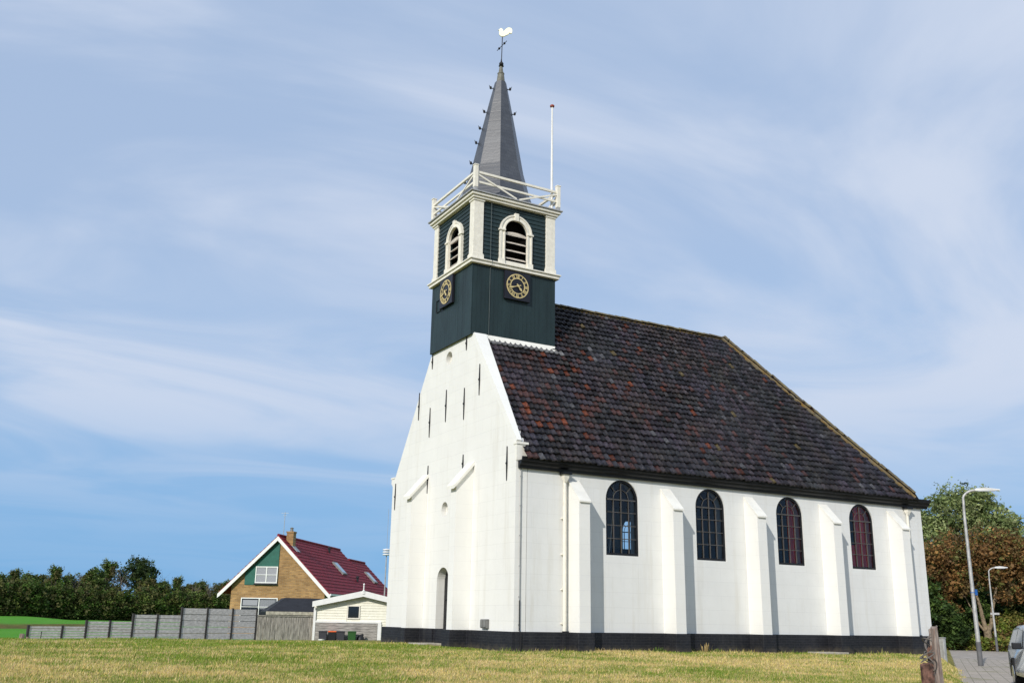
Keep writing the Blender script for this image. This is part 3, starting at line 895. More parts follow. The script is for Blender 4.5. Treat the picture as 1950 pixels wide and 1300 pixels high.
# keep the tiles off the sloping coping
yn = 2 * YM
NY, NZ = 9.95, 4.92                                            # north eave, a little lower
RN = math.hypot(NY - YM, 12.146 - NZ)
Vn, Fn, Cn = tiles((XE, NY, NZ), (-1, 0, 0), (0, -(NY - YM) / RN, (12.146 - NZ) / RN), [(0, 0), (XE - 0.30, 0), (XE - 0.30, RN), (XE - XR, RN)],
                   holes=[(XE - 3.30, 5.4, 99, 99)], colf=tilecol(lambda u, v: 0.02))
hx = XE - XR; hyp = math.hypot(hx, SL * (YM + 0.3))
Ve, Fe, Ce = tiles((XE, -0.30, 5.14), (0, 1, 0), (-hx / hyp, 0, SL * (YM + 0.3) / hyp), [(0, 0), (2 * YM + 0.6, 0), (YM + 0.3, hyp)], colf=tilecol(lambda u, v: 0.02))
V_ = np.concatenate([Vs, Vn, Ve]) - np.array(CO)
F_ = np.concatenate([Fs, Fn + len(Vs), Fe + len(Vs) + len(Vn)])
roof = npmesh('roof', V_, F_, M['tile'], church, tint=np.concatenate([Cs, Cn, Ce]))
# boarding beneath the tiles
mb = MB()
zr = roofz(YM) - 0.03; ze = roofz(-0.3) - 0.03
A_, B_, C_, D_, E1, E2 = (0.3, -0.3, ze), (XE, -0.3, ze), (XE, 9.95, 4.89), (0.35, 9.95, 4.89), (0.3, YM, zr), (XR, YM, zr)
mb.add([A_, B_, C_, D_, E1, E2], [(0, 1, 5, 4), (2, 3, 4, 5), (1, 2, 5)])
mb.box(0.39, -0.05, 5.09, 0.62, 0.3, 5.30)
cp(mb, 'roof_boarding', M['dark'], roof)
# ridge and hip tiles
def capline(a, b, name, m, r=0.115, step=0.33, bed=None, normals=(), wbed=0.16):
    a, b = Vector(a), Vector(b); d = b - a; n = int(d.length / step); d.normalize()
    side = d.cross(Vector((0, 0, 1))).normalized(); up = side.cross(d)
    mb = MB()
    for i in range(n):
        p0 = a + d * (i * step - 0.02); p1 = a + d * ((i + 1) * step)
        dz = random.uniform(-0.012, 0.012)
        vs = []
        for p, rr in ((p0, r * 1.08), (p1, r * 0.92)):
            for k in range(8):
                t = PI * k / 7
                vs.append(p + side * math.cos(t) * rr + up * (math.sin(t) * rr * 0.8 + dz - 0.01))
        mb.add(vs, [(k, k + 1, k + 9, k + 8) for k in range(7)] + [tuple(range(8)), tuple(range(15, 7, -1))])
    o = cp(mb, name, m, roof, smooth=True)
    if bed:
        mb = MB()
        full = (b - a).length; m_ = int(full / 0.17)
        for nn in normals:
            nn = Vector(nn).normalized(); q_ = d.cross(nn).normalized()
            if q_.z > 0: q_ = -q_
            ws_ = [wbed * random.uniform(0.7, 1.1) for _ in range(m_ + 1)]
            vs = []
            for i in range(m_ + 1):
                p = a + d * (full * i / m_) - up * 0.02
                e_ = p + q_ * ws_[i]
                vs += [p, e_ + nn * 0.035, e_ - nn * 0.12]
            mb.add(vs, [(3 * i + j, 3 * i + 3 + j, 3 * i + 4 + j, 3 * i + 1 + j) for i in range(m_) for j in range(2)])
        cp(mb, 'mortar_bed', bed, roof)
    return o
capline((3.36, YM, roofz(YM) + 0.07), (XR + 0.05, YM, roofz(YM) + 0.07), 'ridge_tiles', M['ridge'], bed=M['lichen'], normals=((0, -SL, 1), (0, 1.43, 1)), wbed=0.13)
for sgn in (-1, 1):
    capline((XR, YM, roofz(YM) + 0.13), (XE - 0.02, YM + sgn * (YM + 0.28), roofz(-0.3) + 0.16), 'hip_tiles', M['ridge'], bed=M['lichen'], normals=((0, sgn * SL, 1), (SL * (YM + 0.3) / hx, 0, 1)), wbed=0.25)
# lead flashing along the tower foot
mb = MB()
n = 40; vs = []
for k in range(n + 1):
    x = 0.46 + (3.40 - 0.46) * k / n
    wv = random.uniform(-0.012, 0.012)
    vs += [(x, 3.172, roofz(3.17) + 0.15), (x, 3.12, roofz(3.12) + 0.13 + wv), (x, 3.08 + wv, roofz(3.08) + 0.06)]
mb.add(vs, [(3 * k + j, 3 * k + 3 + j, 3 * k + 4 + j, 3 * k + 1 + j) for k in range(n) for j in range(2)])
cp(mb, 'mortar_fillet', M['cap'], roof, smooth=True)

# box gutter
mb = MB()
prof = [(-0.02, 4.84), (-0.10, 4.84), (-0.115, 4.92), (-0.20, 4.965), (-0.225, 5.04), (-0.275, 5.06), (-0.295, 5.15), (-0.295, 5.18), (-0.26, 5.18), (-0.24, 5.08), (-0.02, 5.08)]
mb.shape([prof], lambda a, b: (0.06, a, b), (WX + 0.24, 0, 0))
mb.shape([prof], lambda a, b: (0.55, WY - a, b - 0.2), (WX - 0.25, 0, 0))
mb.box(WX + 0.004, -0.018, 4.86, WX + 0.22, WY + 0.018, 5.2)
cp(mb, 'gutter', M['black'])
# downpipes
for k, x in enumerate((1.72, 17.62)):
    mb = MB()
    mb.tube([(x, -0.10, 4.66), (x, -0.10, 0.02)], 0.055, 12)
    mb.lathe([(0.06, 0), (0.075, 0.05), (0.125, 0.14), (0.13, 0.24)], (x, -0.13, 4.52), 4, PI / 4)
    for z in (0.25, 1.25, 2.3, 3.4): mb.box(x - 0.09, -0.09, z - 0.02, x + 0.07, -0.003, z + 0.02)
    dpipe = cp(mb, 'downpipe', M['cream'], smooth=True)
    mb = MB(); mb.box(x - 0.15, -0.27, 4.76, x + 0.17, -0.022, 4.838); mb.box(x - 0.10, -0.26, 4.80, x + 0.10, -0.05, 4.82)
    cp(mb, 'outlet_box', M['black'], dpipe)
    mb = MB(); mb.box(x - 0.10, -0.20, -0.58, x + 0.10, -0.122, 0.03); cp(mb, 'pipe_shoe', M['plinth'], dpipe)
# lightning conductor on the corner of the long wall
mb = MB(); mb.tube([(0.17, -0.03, 5.12), (0.17, -0.03, 3.0), (0.175, -0.03, 0.03)], 0.016, 6)
for z in (4.6, 3.7, 2.8, 1.9, 1.0, 0.2): mb.box(0.145, -0.04, z - 0.015, 0.195, -0.002, z + 0.015)
cd_ = cp(mb, 'lightning_conductor', mat('grey_cable', (0.30, 0.31, 0.31), 0.6))
mb = MB(); mb.tube([(0.175, -0.03, 0.9), (0.175, -0.034, 0.03), (0.18, -0.142, -0.02), (0.18, -0.142, -0.62)], 0.02, 6); cp(mb, 'lower_sleeve', M['iron'], cd_)
mb = MB(); mb.box(-0.10, 1.52, 0.07, -0.003, 1.92, 0.34); mb.box(-0.13, 1.55, 0.10, -0.10, 1.70, 0.32); mb.box(-0.13, 1.73, 0.10, -0.10, 1.89, 0.32)
cp(mb, 'meter_box', M['box'], bevel=0.008)

# ------------------------------------------------------------------ tower
TX0, TX1, TY0, TY1 = -0.10, 3.37, 3.19, 6.56
mb = MB()
# lower shaft of upright boards, each a hair proud of the next
def boards(mb, ax, c0, c1, plane, sgn, z0, z1, w):
    n = max(1, int((c1 - c0) / w)); w = (c1 - c0) / n
    for i in range(n):
        a, b = c0 + i * w, c0 + (i + 1) * w - 0.004
        p = plane + sgn * random.uniform(0.018, 0.024)
        if ax == 'x': mb.box(a, min(plane, p), z0, b, max(plane, p), z1)
        else: mb.box(min(plane, p), a, z0, max(plane, p), b, z1)
mb.box(TX0 + 0.02, TY0 + 0.02, 9.94, TX1 - 0.02, TY1 - 0.02, 12.56)
boards(mb, 'y', TY0, TY1, TX0 + 0.02, -1, 9.92, 12.55, 0.17)
boards(mb, 'x', TX0 + 0.03, TX1, TY0 + 0.02, -1, 9.92, 12.55, 0.17)
boards(mb, 'y', TY0 + 0.03, TY1, TX1 - 0.02, 1, 9.92, 12.55, 0.17)
boards(mb, 'x', TX0 + 0.03, TX1 - 0.03, TY1 - 0.02, 1, 9.92, 12.55, 0.17)
tower = cp(mb, 'tower', M['green'])
mb = MB()
for (ya, za, yb, zb) in ((5.75, 11.43, 6.10, 11.45), (5.75, 11.89, 6.10, 11.91), (5.75, 11.45, 5.77, 11.89), (6.08, 11.45, 6.10, 11.89)): mb.box(-0.135, ya, za, -0.106, yb, zb)
cp(mb, 'hatch', M['iron'], tower)
# middle cornice
mb = MB()
mb.box(-0.22, 3.07, 12.565, 3.49, 6.68, 12.68)
mb.box(-0.27, 3.02, 12.682, 3.54, 6.73, 12.735)
mc = cp(mb, 'cornice', M['cream'], bevel=0.012)
# belfry, weatherboarded
BX0, BX1, BY0, BY1, BZ0, BZ1 = -0.06, 3.30, 3.24, 6.50, 12.736, 15.08
bwin = {'S': (1.65, 0.95, 12.95, 14.08), 'W': (4.72, 0.90, 12.90, 13.99)}
mb = MB()
mb.shape([[(BX0 + 0.1, BZ0), (BX1 - 0.1, BZ0), (BX1 - 0.1, BZ1), (BX0 + 0.1, BZ1)], list(reversed(arch(1.65, 0.99, 12.93, 14.08)))], lambda a, b: (a, BY0 + 0.02, b), (0, 0.08, 0))
mb.shape([[(BY0 + 0.02, BZ0), (BY1 - 0.02, BZ0), (BY1 - 0.02, BZ1), (BY0 + 0.02, BZ1)], list(reversed(arch(4.72, 0.94, 12.88, 13.99)))], lambda a, b: (BX0 + 0.02, a, b), (0.08, 0, 0))
mb.box(BX1 - 0.1, BY0 + 0.02, BZ0, BX1 - 0.02, BY1 - 0.02, BZ1)
mb.box(BX0 + 0.1, BY1 - 0.1, BZ0, BX1 - 0.1, BY1 - 0.02, BZ1)
# overlapping boards, cut round the arches
nb = 15; bh = (BZ1 - BZ0) / nb
def lap(mb, horiz, a0, a1, plane, sgn, z, h):
    o0, o1 = plane, plane + sgn * 0.034
    def P(a, o, zz): return (a, o, zz) if horiz == 'x' else (o, a, zz)
    vs = [P(a0, o0, z), P(a1, o0, z), P(a0, o1, z), P(a1, o1, z), P(a0, plane + sgn * 0.008, z + h), P(a1, plane + sgn * 0.008, z + h)]
    mb.add(vs, [(0, 1, 3, 2), (2, 3, 5, 4), (0, 2, 4), (1, 5, 3)])
def half(key, z, h):
    c, w, zb, zs = bwin[key]
    zz = z + h / 2
    if zz < zb - 0.05 or zz > zs + w / 2 + 0.15: return None
    r = w / 2 + 0.12
    if zz <= zs: return r
    return math.sqrt(max(0, r * r - (zz - zs) ** 2)) or None
for i in range(nb):
    z = BZ0 + i * bh
    for key, ax, a0, a1, plane, sgn in (('S', 'x', BX0, BX1, BY0 + 0.02, -1), ('W', 'y', BY0, BY1, BX0 + 0.02, -1), ('E', 'y', BY0, BY1, BX1 - 0.02, 1), ('N', 'x', BX0, BX1, BY1 - 0.02, 1)):
        hw = half(key, z, bh) if key in bwin else None
        if hw:
            c = bwin[key][0]
            lap(mb, ax, a0, c - hw, plane, sgn, z, bh); lap(mb, ax, c + hw, a1, plane, sgn, z, bh)
        else: lap(mb, ax, a0, a1, plane, sgn, z, bh)
belfry = cp(mb, 'belfry', M['green'])
mb = MB(); mb.box(BX0 + 0.35, BY0 + 0.4, BZ0 + 0.01, BX1 - 0.3, BY1 - 0.3, BZ1 - 0.05); cp(mb, 'bell_chamber', M['dark'], belfry)
# corner pilasters with foot and head blocks
for (x0_, x1_, y0_, y1_) in ((-0.115, 0.29, 3.18, 3.50), (2.96, 3.355, 3.18, 3.50), (-0.115, 0.29, 6.24, 6.56), (2.96, 3.355, 6.24, 6.56)):
    mb = MB()
    mb.box(x0_, y0_, 12.738, x1_, y1_, 15.075)
    e = 0.035
    mb.box(x0_ - e, y0_ - e, 12.742, x1_ + e, y1_ + e, 12.93)
    mb.box(x0_ - e * 0.6, y0_ - e * 0.6, 12.932, x1_ + e * 0.6, y1_ + e * 0.6, 12.97)
    mb.box(x0_ - e, y0_ - e, 15.0, x1_ + e, y1_ + e, 15.07)
    cp(mb, 'pilaster', M['cream'], belfry, bevel=0.01)
# louvred windows
def louvre(key):
    c, w, zb, zs = bwin[key]
    if key == 'S': P = lambda a, b: (a, 3.16, b); D = (0, 0.085, 0); Q = lambda a, o, b: (a, 3.24 + o, b)
    else: P = lambda a, b: (-0.14, a, b); D = (0.085, 0, 0); Q = lambda a, o, b: (-0.06 + o, a, b)
    mb = MB()
    ro = w / 2 + 0.20
    outer = [(c - ro, zb - 0.06), (c - w / 2, zb - 0.06), (c - w / 2, zs)] + [(c - w / 2 * math.cos(a), zs + w / 2 * math.sin(a)) for a in np.linspace(0, PI, 20)[1:-1]] + \
            [(c + w / 2, zs), (c + w / 2, zb - 0.06), (c + ro, zb - 0.06), (c + ro, zs)] + [(c + ro * math.cos(a), zs + ro * math.sin(a)) for a in np.linspace(0, PI, 24)[1:-1]] + [(c - ro, zs)]
    mb.shape([outer], P, D)
    # inner moulding proud of the flat surround
    r1_, r2_ = w / 2 + 0.035, w / 2 + 0.155
    for ra, rb in ((w / 2 - 0.002, w / 2 + 0.05), (w / 2 + 0.145, w / 2 + 0.203)):
        ring = [(c + rb * math.cos(a), zs + rb * math.sin(a)) for a in np.linspace(0, PI, 24)] + [(c - ra, zs)] + [(c + ra * math.cos(a), zs + ra * math.sin(a)) for a in np.linspace(PI, 0, 24)[1:-1]] + [(c + ra, zs)]
        Pm = (lambda a, b: (a, 3.135, b)) if key == 'S' else (lambda a, b: (-0.165, a, b))
        mb.shape([ring], Pm, tuple(0.3 * t for t in D))
        for sg in (-1, 1):
            a0, a1 = sorted((c + sg * ra, c + sg * rb))
            mb.shape([[(a0, zb - 0.05), (a1, zb - 0.05), (a1, zs - 0.002), (a0, zs - 0.002)]], Pm, tuple(0.3 * t for t in D))
    fr = cp(mb, 'louvre_window', M['cream'])
    return fr, c, w, zb, zs, P, Q
def blk(mb, key, a0, a1, z0, z1, proud, depth=0.06):
    if key == 'S': mb.box(a0, 3.16 - proud, z0, a1, 3.16 + depth, z1)
    else: mb.box(-0.14 - proud, a0, z0, -0.14 + depth, a1, z1)
for key in ('S', 'W'):
    fr, c, w, zb, zs, P, Q = louvre(key)
    ro = w / 2 + 0.20
    def piece(nm, *a, **k):
        m1 = MB(); blk(m1, key, *a, **k); cp(m1, nm, M['cream'], fr, bevel=0.008)
    piece('keystone', c - 0.085, c + 0.085, zs + w / 2 - 0.03, zs + ro + 0.07, 0.05)
    for sg in (-1, 1):
        a0, a1 = sorted((c + sg * (w / 2 - 0.012), c + sg * (ro + 0.05)))
        piece('impost', a0, a1, zs - 0.03, zs + 0.04, 0.055)
        a0, a1 = sorted((c + sg * (w / 2 - 0.006), c + sg * (ro + 0.04)))
        piece('foot_block', a0, a1, 12.745, 12.95, 0.05)
    piece('sill', c - w / 2 + 0.008, c + w / 2 - 0.008, 12.745, 12.91, 0.0)
    nsl = 4
    for i in range(nsl):
        z = zb + 0.06 + i * 0.31
        mb = MB()
        hw = w / 2 - 0.004
        # sloping board: outer edge low, inner edge high
        vs = [Q(c - hw, -0.03, z), Q(c + hw, -0.03, z), Q(c + hw, 0.17, z + 0.115), Q(c - hw, 0.17, z + 0.115)]
        vs += [Q(c - hw, -0.03, z + 0.035), Q(c + hw, -0.03, z + 0.035), Q(c + hw, 0.17, z + 0.15), Q(c - hw, 0.17, z + 0.15)]
        mb.add(vs, [(0, 3, 2, 1), (4, 5, 6, 7), (0, 1, 5, 4), (1, 2, 6, 5), (2, 3, 7, 6), (3, 0, 4, 7)])
        if i == nsl - 1:
            mb2 = []
            top = [(c - hw, z + 0.03), (c + hw, z + 0.03)] + [(c + hw * math.cos(a), z + 0.03 + 0.12 * math.sin(a)) for a in np.linspace(0, PI, 14)[1:-1]]
            mb.shape([top], lambda a, b: Q(a, -0.034, b), (Vector(Q(0, 0.025, 0)) - Vector(Q(0, 0, 0))))
        cp(mb, 'louvre_slat', M['slat'], fr)

# upper cornice and gallery floor
mb = MB()
mb.box(-0.20, 3.09, 15.078, 3.45, 6.66, 15.17)
mb.box(-0.27, 3.03, 15.172, 3.52, 6.72, 15.28)
uc = cp(mb, 'gallery_cornice', M['cream'], bevel=0.02)
mb = MB(); mb.box(-0.33, 2.98, 15.283, 3.58, 6.77, 15.325)
cp(mb, 'gallery_floor', M['lead'], uc)
# balustrade
GX0, GX1, GY0, GY1 = -0.14, 3.40, 3.07, 6.66
mb = MB()
ZT, ZM, ZB = 16.06, 15.68, 15.36
def rail_side(a, b):
    a, b = Vector(a), Vector(b); d = (b - a).normalized()
    p, q = a + d * 0.07, b - d * 0.07
    for z, w, t in ((ZT, 0.075, 0.085), (ZM, 0.055, 0.075)):
        mb.bar(p + Vector((0, 0, z)), q + Vector((0, 0, z)), w, t)
    m_ = (a + b) / 2
    nrm = Vector((-d.y, d.x, 0)) * 0.035
    for e in (p, q):
        mb.bar(e + Vector((0, 0, ZT - 0.10)) - nrm, m_ + Vector((0, 0, ZB)) - nrm + (e - m_).normalized() * 0.06, 0.035, 0.06)
cor = [(GX0, GY0, 0), (GX1, GY0, 0), (GX1, GY1, 0), (GX0, GY1, 0)]
for i in range(4): rail_side(cor[i], cor[(i + 1) % 4])
bal = cp(mb, 'balustrade', M['cream'])
for c in cor:
    mb = MB()
    mb.box(c[0] - 0.075, c[1] - 0.075, 15.44, c[0] + 0.075, c[1] + 0.075, 16.30)
    mb.box(c[0] - 0.09, c[1] - 0.09, 16.302, c[0] + 0.09, c[1] + 0.09, 16.345)
    p = cp(mb, 'post', M['cream'], bal, bevel=0.008)
    mb = MB(); mb.box(c[0] - 0.065, c[1] - 0.065, 15.327, c[0] + 0.065, c[1] + 0.065, 15.438); cp(mb, 'post_shoe', M['lead'], bal)
# spire
SX, SY = 1.68, 4.87
mb = MB()
prof = [(1.62, 15.33), (1.42, 15.7), (1.22, 16.3), (0.98, 17.2), (0.63, 19.1), (0.40, 20.3), (0.22, 21.2), (0.20, 21.21)]
prof = [(r / math.cos(PI / 8) * 0.98, z) for r, z in prof]
vs, fs = [], []
lean = 0.10
for r, z in prof:
    for k in range(8):
        a = 2 * PI * k / 8 + PI / 8
        t = (z - 15.33) / 6.7
        vs.append((SX + lean * t + r * math.cos(a), SY + r * math.sin(a), z))
for i in range(len(prof) - 1):
    for k in range(8): fs.append((i * 8 + k, i * 8 + (k + 1) % 8, i * 8 + 8 + (k + 1) % 8, i * 8 + 8 + k))
fs.append(tuple(range(7 * 8, 8 * 8)))
mb.add(vs, fs)
spire = cp(mb, 'spire', M['slate'])
ax = lambda z: (SX + lean * (z - 15.33) / 6.7, SY)
mb = MB()
t = ax(21.5)
mb.lathe([(0.20, 21.18), (0.205, 21.24), (0.17, 21.25), (0.13, 21.6), (0.145, 21.61), (0.145, 21.64), (0.10, 21.65), (0.06, 21.97)], (t[0], t[1], 0), 8, PI / 8)
cp(mb, 'spire_cap', mat('dull_olive_lead', (0.17, 0.165, 0.135), 0.6, var=0.2, vscale=9), spire)
mb = MB(); t = ax(22.05)
mb.ball((t[0], t[1], 22.08), 0.085, 12, 8, (1.1, 1.1, 1)); mb.lathe([(0.06, 21.94), (0.11, 21.98), (0.05, 22.02)], (t[0], t[1], 0), 12); mb.lathe([(0.05, 22.13), (0.03, 22.22), (0.02, 22.3)], (t[0], t[1], 0), 12)
cp(mb, 'spire_ball', M['iron'], spire, smooth=True)
# iron hooks with leaf ends, left and right of the spire
def spire_r(z):
    for (ra, za), (rb, zb) in zip(prof[:-1], prof[1:]):
        if za <= z <= zb: return (ra + (rb - ra) * (z - za) / (zb - za)) * 0.96
    return 0.2
vr = Vector((_rt.x, _rt.y, 0)).normalized()
for ang, zs_ in ((R(157), (16.7, 17.55, 18.45, 19.1, 19.85)), (R(-22), (19.85,)), (R(157), (20.95,)), (R(-22), (20.95,))):
    for z in zs_:
        d = Vector((math.cos(ang), math.sin(ang), 0)); t = ax(z); b = Vector((t[0], t[1], z)) + d * (spire_r(z) - 0.02)
        mb = MB()
        mb.tube([b, b + d * 0.10 + Vector((0, 0, -0.03)), b + d * 0.17 + Vector((0, 0, 0.01)), b + d * 0.20 + Vector((0, 0, 0.12))], [0.018, 0.018, 0.016, 0.010], 6)
        mb.ball(b + d * 0.14 + Vector((0, 0, 0.01)), 0.05, 8, 6, (1, 1, 1.4))
        cp(mb, 'spire_hook', M['iron'], spire, smooth=True)
# weathercock
t = ax(22.3)
mb = MB()
mb.tube([(t[0], t[1], 22.15), (t[0] + 0.02, t[1], 23.42)], 0.018, 6)
mb.tube([(t[0], t[1] + 0.40, 22.92), (t[0], t[1] - 0.42, 22.92)], 0.014, 6)
for sg in (-1, 1):
    mb.ball((t[0], t[1] + sg * 0.22, 22.92), 0.05, 8, 6)
vane = cp(mb, 'weather_vane', M['iron'])
ck = [(-0.06, 0.0), (0.06, 0.0), (0.16, 0.06), (0.27, 0.12), (0.30, 0.20), (0.34, 0.19), (0.35, 0.17), (0.42, 0.17), (0.44, 0.26), (0.44, 0.36), (0.40, 0.44), (0.33, 0.475), (0.24, 0.47),
      (0.16, 0.41), (0.10, 0.33), (0.05, 0.27), (0.03, 0.28), (0.02, 0.36), (-0.02, 0.40), (-0.03, 0.43), (-0.07, 0.42), (-0.10, 0.43), (-0.13, 0.40), (-0.15, 0.36), (-0.20, 0.335), (-0.15, 0.32), (-0.155, 0.22), (-0.15, 0.10)]
vdir = Vector((0.87, -0.49, 0)).normalized()
mb = MB(); th = Vector((0.49, 0.87, 0)) * 0.05
mb.shape([ck], lambda a, b: Vector((t[0] + 0.02, t[1], 23.36)) + vdir * a * 0.90 + Vector((0, 0, b * 0.88)) - th / 2, th)
cp(mb, 'weathercock', M['cockgold'], vane, bevel=0.02)
# flagpole
mb = MB(); fx, fy = 3.20, 3.20
mb.tube([(fx, fy, 15.33), (fx, fy, 17.5), (fx, fy, 19.72)], [0.05, 0.045, 0.032], 10)
fp = cp(mb, 'flagpole', M['barge'], smooth=True)
mb = MB(); mb.lathe([(0.03, 0), (0.085, 0.02), (0.09, 0.07), (0.05, 0.11), (0.01, 0.12)], (fx, fy, 19.72), 12); cp(mb, 'knob', M['redball'], fp, smooth=True)

# clocks
ROM = ['XII', 'I', 'II', 'III', 'IIII', 'V', 'VI', 'VII', 'VIII', 'IX', 'X', 'XI']
def clock(P, N3, panel, c):
    """P(a, b) on the board face, a to the right as seen from outside; N3 outward"""
    N3 = Vector(N3)
    mb = MB(); hw = panel
    mb.shape([[(-hw, -hw), (hw, -hw), (hw, hw), (-hw, hw)]], lambda a, b: Vector(P(a, b)) + N3 * 0.03, N3 * 0.09)
    ck_ = cp(mb, 'clock', M['dial'])
    mb = MB()
    f = lambda a, b: Vector(P(a, b)) + N3 * 0.123
    r_o, r_i = 0.46, 0.275
    mb.shape([circle(0, 0, r_o, 40), circle(0, 0, r_o - 0.034, 40)[::-1]], f, N3 * 0.012)
    mb.shape([circle(0, 0, r_i + 0.032, 40), circle(0, 0, r_i, 40)[::-1]], f, N3 * 0.012)
    ra, rb = r_i + 0.036, r_o - 0.04
    for h, s_ in enumerate(ROM):
        th0 = PI / 2 - h * PI / 6
        er = Vector((math.cos(th0), math.sin(th0))); et = Vector((math.sin(th0), -math.cos(th0)))
        wd = {'I': 0.036, 'V': 0.075, 'X': 0.075}
        tot = sum(wd[ch] for ch in s_); x = -tot / 2
        def st(x0, x1, w=0.021):
            a0, a1 = er * ra + et * x0, er * rb + et * x1
            q = [a0 - et * w / 2, a0 + et * w / 2, a1 + et * w / 2, a1 - et * w / 2]
            mb.shape([[tuple(p) for p in q]], f, N3 * 0.010)
        for ch in s_:
            w = wd[ch]; xc = x + w / 2
            if ch == 'I': st(xc, xc)
            elif ch == 'V': st(xc, xc - w * 0.33); st(xc, xc + w * 0.33, 0.012)
            else: st(xc - w * 0.33, xc + w * 0.33, 0.012); st(xc + w * 0.33, xc - w * 0.33)
            x += w
    cp(mb, 'numeral_ring', M['gold'], ck_)
    def hand(ang, ln, w, off, tail):
        e = Vector((math.sin(ang), math.cos(ang))); s2 = Vector((e.y, -e.x))
        pts = [-e * tail - s2 * w * 0.7, -e * tail * 0.6 - s2 * w * 0.3, e * ln * 0.35 - s2 * w * 0.4, e * ln * 0.62 - s2 * w * 0.9, e * ln,
               e * ln * 0.62 + s2 * w * 0.9, e * ln * 0.35 + s2 * w * 0.4, -e * tail * 0.6 + s2 * w * 0.3, -e * tail + s2 * w * 0.7]
        m2 = MB(); m2.shape([[tuple(p) for p in pts]], lambda a, b: Vector(P(a, b)) + N3 * off, N3 * 0.012)
        m2.shape([circle(0, 0, 0.045, 16)], lambda a, b: Vector(P(a, b)) + N3 * (off + 0.0005), N3 * 0.011)
        cp(m2, 'clock_hand', M['gold'], ck_)
    hand(R(42 * 6), 0.44, 0.036, 0.150, 0.13)
    hand(R((4 + 42 / 60) * 30), 0.27, 0.05, 0.170, 0.08)
clock(lambda a, b: (1.69 + a, TY0, 11.97 + b), (0, -1, 0), 0.53, None)
clock(lambda a, b: (TX0, 5.10 - a, 11.99 + b), (-1, 0, 0), 0.54, None)
# thin cable down the tower
mb = MB(); mb.tube([(0.60, 3.165, 15.05), (0.60, 3.17, 12.75), (0.60, 3.0, 12.72), (0.60, 3.0, 12.57), (0.60, 3.16, 12.55), (0.60, 3.16, 9.95)], 0.010, 5); cp(mb, 'tower_cable', mat('cable_grey_green', (0.10, 0.12, 0.12), 0.6))

# loose stones at the foot of the wall
mb = MB(); mb.box(-1.05, 4.30, -0.9, -0.15, 5.30, -0.455)
tag(mb.build('door_step', M['stone'], bevel=0.03), 'pale stone door step half sunk in grass by the black plinth', 'step')
mb = MB(); mb.box(11.7, -0.95, -0.75, 12.9, -0.15, -0.56)
tag(mb.build('stone_slab', M['stone'], bevel=0.02), 'flat pale stone slab lying in grass below the fourth buttress', 'slab')

# ------------------------------------------------------------------ background house
HG = -1.45
house = thing('brick_house', 'ochre brick house with dark red tiled roof and white barge boards left of church', 'house', (6.64, 47.83, HG), R(-36.515))


def hp(mb, name, m, parent=None, **k): return mb.build(name, m, parent or house, **k)


def Z(z): return z - HG


hs = (6.15 - 2.03) / 4.2                                 # pitch
hr = lambda X: Z(6.15) - abs(X) * hs
mb = MB()
mb.shape([[(-3.45, 0), (3.81, 0), (3.81, hr(3.81) - 0.14), (0, hr(0) - 0.14), (-3.45, hr(-3.45) - 0.14)]], lambda a, b: (a, 0.30, b), (0, 15.4, 0))
mb.shape([[(-1.6, 0), (3.81, 0), (3.81, hr(3.81) - 0.14), (0.9, hr(0.9) - 0.14), (-1.6, hr(3.4) - 0.14)]], lambda a, b: (a, 15.702, b), (0, 5.5, 0))
hp(mb, 'wall', M['brick'])


def slope_slab(mb, X0, X1, Y0, Y1, th=0.10):
    """roof slab between two X on one side with stepped tile courses"""
    n = max(1, int(abs(X1 - X0) / 0.26)); sg = 1 if X1 > 0 else -1
    for i in range(n):
        a, b = X0 + (X1 - X0) * i / n, X0 + (X1 - X0) * (i + 1) / n
        za, zb = hr(a) - 0.02, hr(b) + 0.035
        mb.add([(a, Y0, za - th), (b, Y0, hr(b) - th), (b, Y0, zb), (a, Y0, za), (a, Y1, za - th), (b, Y1, hr(b) - th), (b, Y1, zb), (a, Y1, za)],
               [(0, 1, 2, 3), (7, 6, 5, 4), (3, 2, 6, 7), (1, 5, 6, 2), (0, 4, 5, 1), (0, 3, 7, 4)])


mb = MB()
slope_slab(mb, 0.0, 4.3, -0.02, 15.95); slope_slab(mb, 0.0, -4.3, -0.02, 15.95)
slope_slab(mb, 0.9, 4.3, 15.952, 21.4)
n = 12
for i in range(n):
    a, b = 0.9 - 2.6 * i / n, 0.9 - 2.6 * (i + 1) / n
    f = lambda X: hr(0.9) - (0.9 - X) * hs
    mb.add([(a, 15.952, f(a)), (b, 15.952, f(b)), (b, 21.4, f(b)), (a, 21.4, f(a)), (a, 15.952, f(a) - .1), (b, 15.952, f(b) - .1), (b, 21.4, f(b) - .1), (a, 21.4, f(a) - .1)],
           [(0, 1, 2, 3), (7, 6, 5, 4), (0, 4, 5, 1), (3, 2, 6, 7), (0, 3, 7, 4), (1, 5, 6, 2)])
mb.tube([(0, -0.03, hr(0) + 0.0), (0, 15.96, hr(0) + 0.0)], 0.11, 8)
mb.tube([(0.9, 15.97, hr(0.9) + 0.02), (0.9, 21.41, hr(0.9) + 0.02)], 0.10, 8)
hroof = hp(mb, 'roof', M['redtile'])
for sg in (-1, 1):
    mb = MB()
    a = Vector((0, 0, hr(0))); b = Vector((sg * 4.34, 0, hr(4.34)))
    mb.shape([[(0, hr(0) - 0.08), (sg * 4.36, hr(4.36) - 0.08), (sg * 4.36, hr(4.36) - 0.36), (sg * 4.12, hr(4.12) - 0.40), (0, hr(0) - 0.40)]], lambda x, z: (x, -0.08, z), (0, 0.055, 0))
    hp(mb, 'barge_board', M['barge'], hroof)
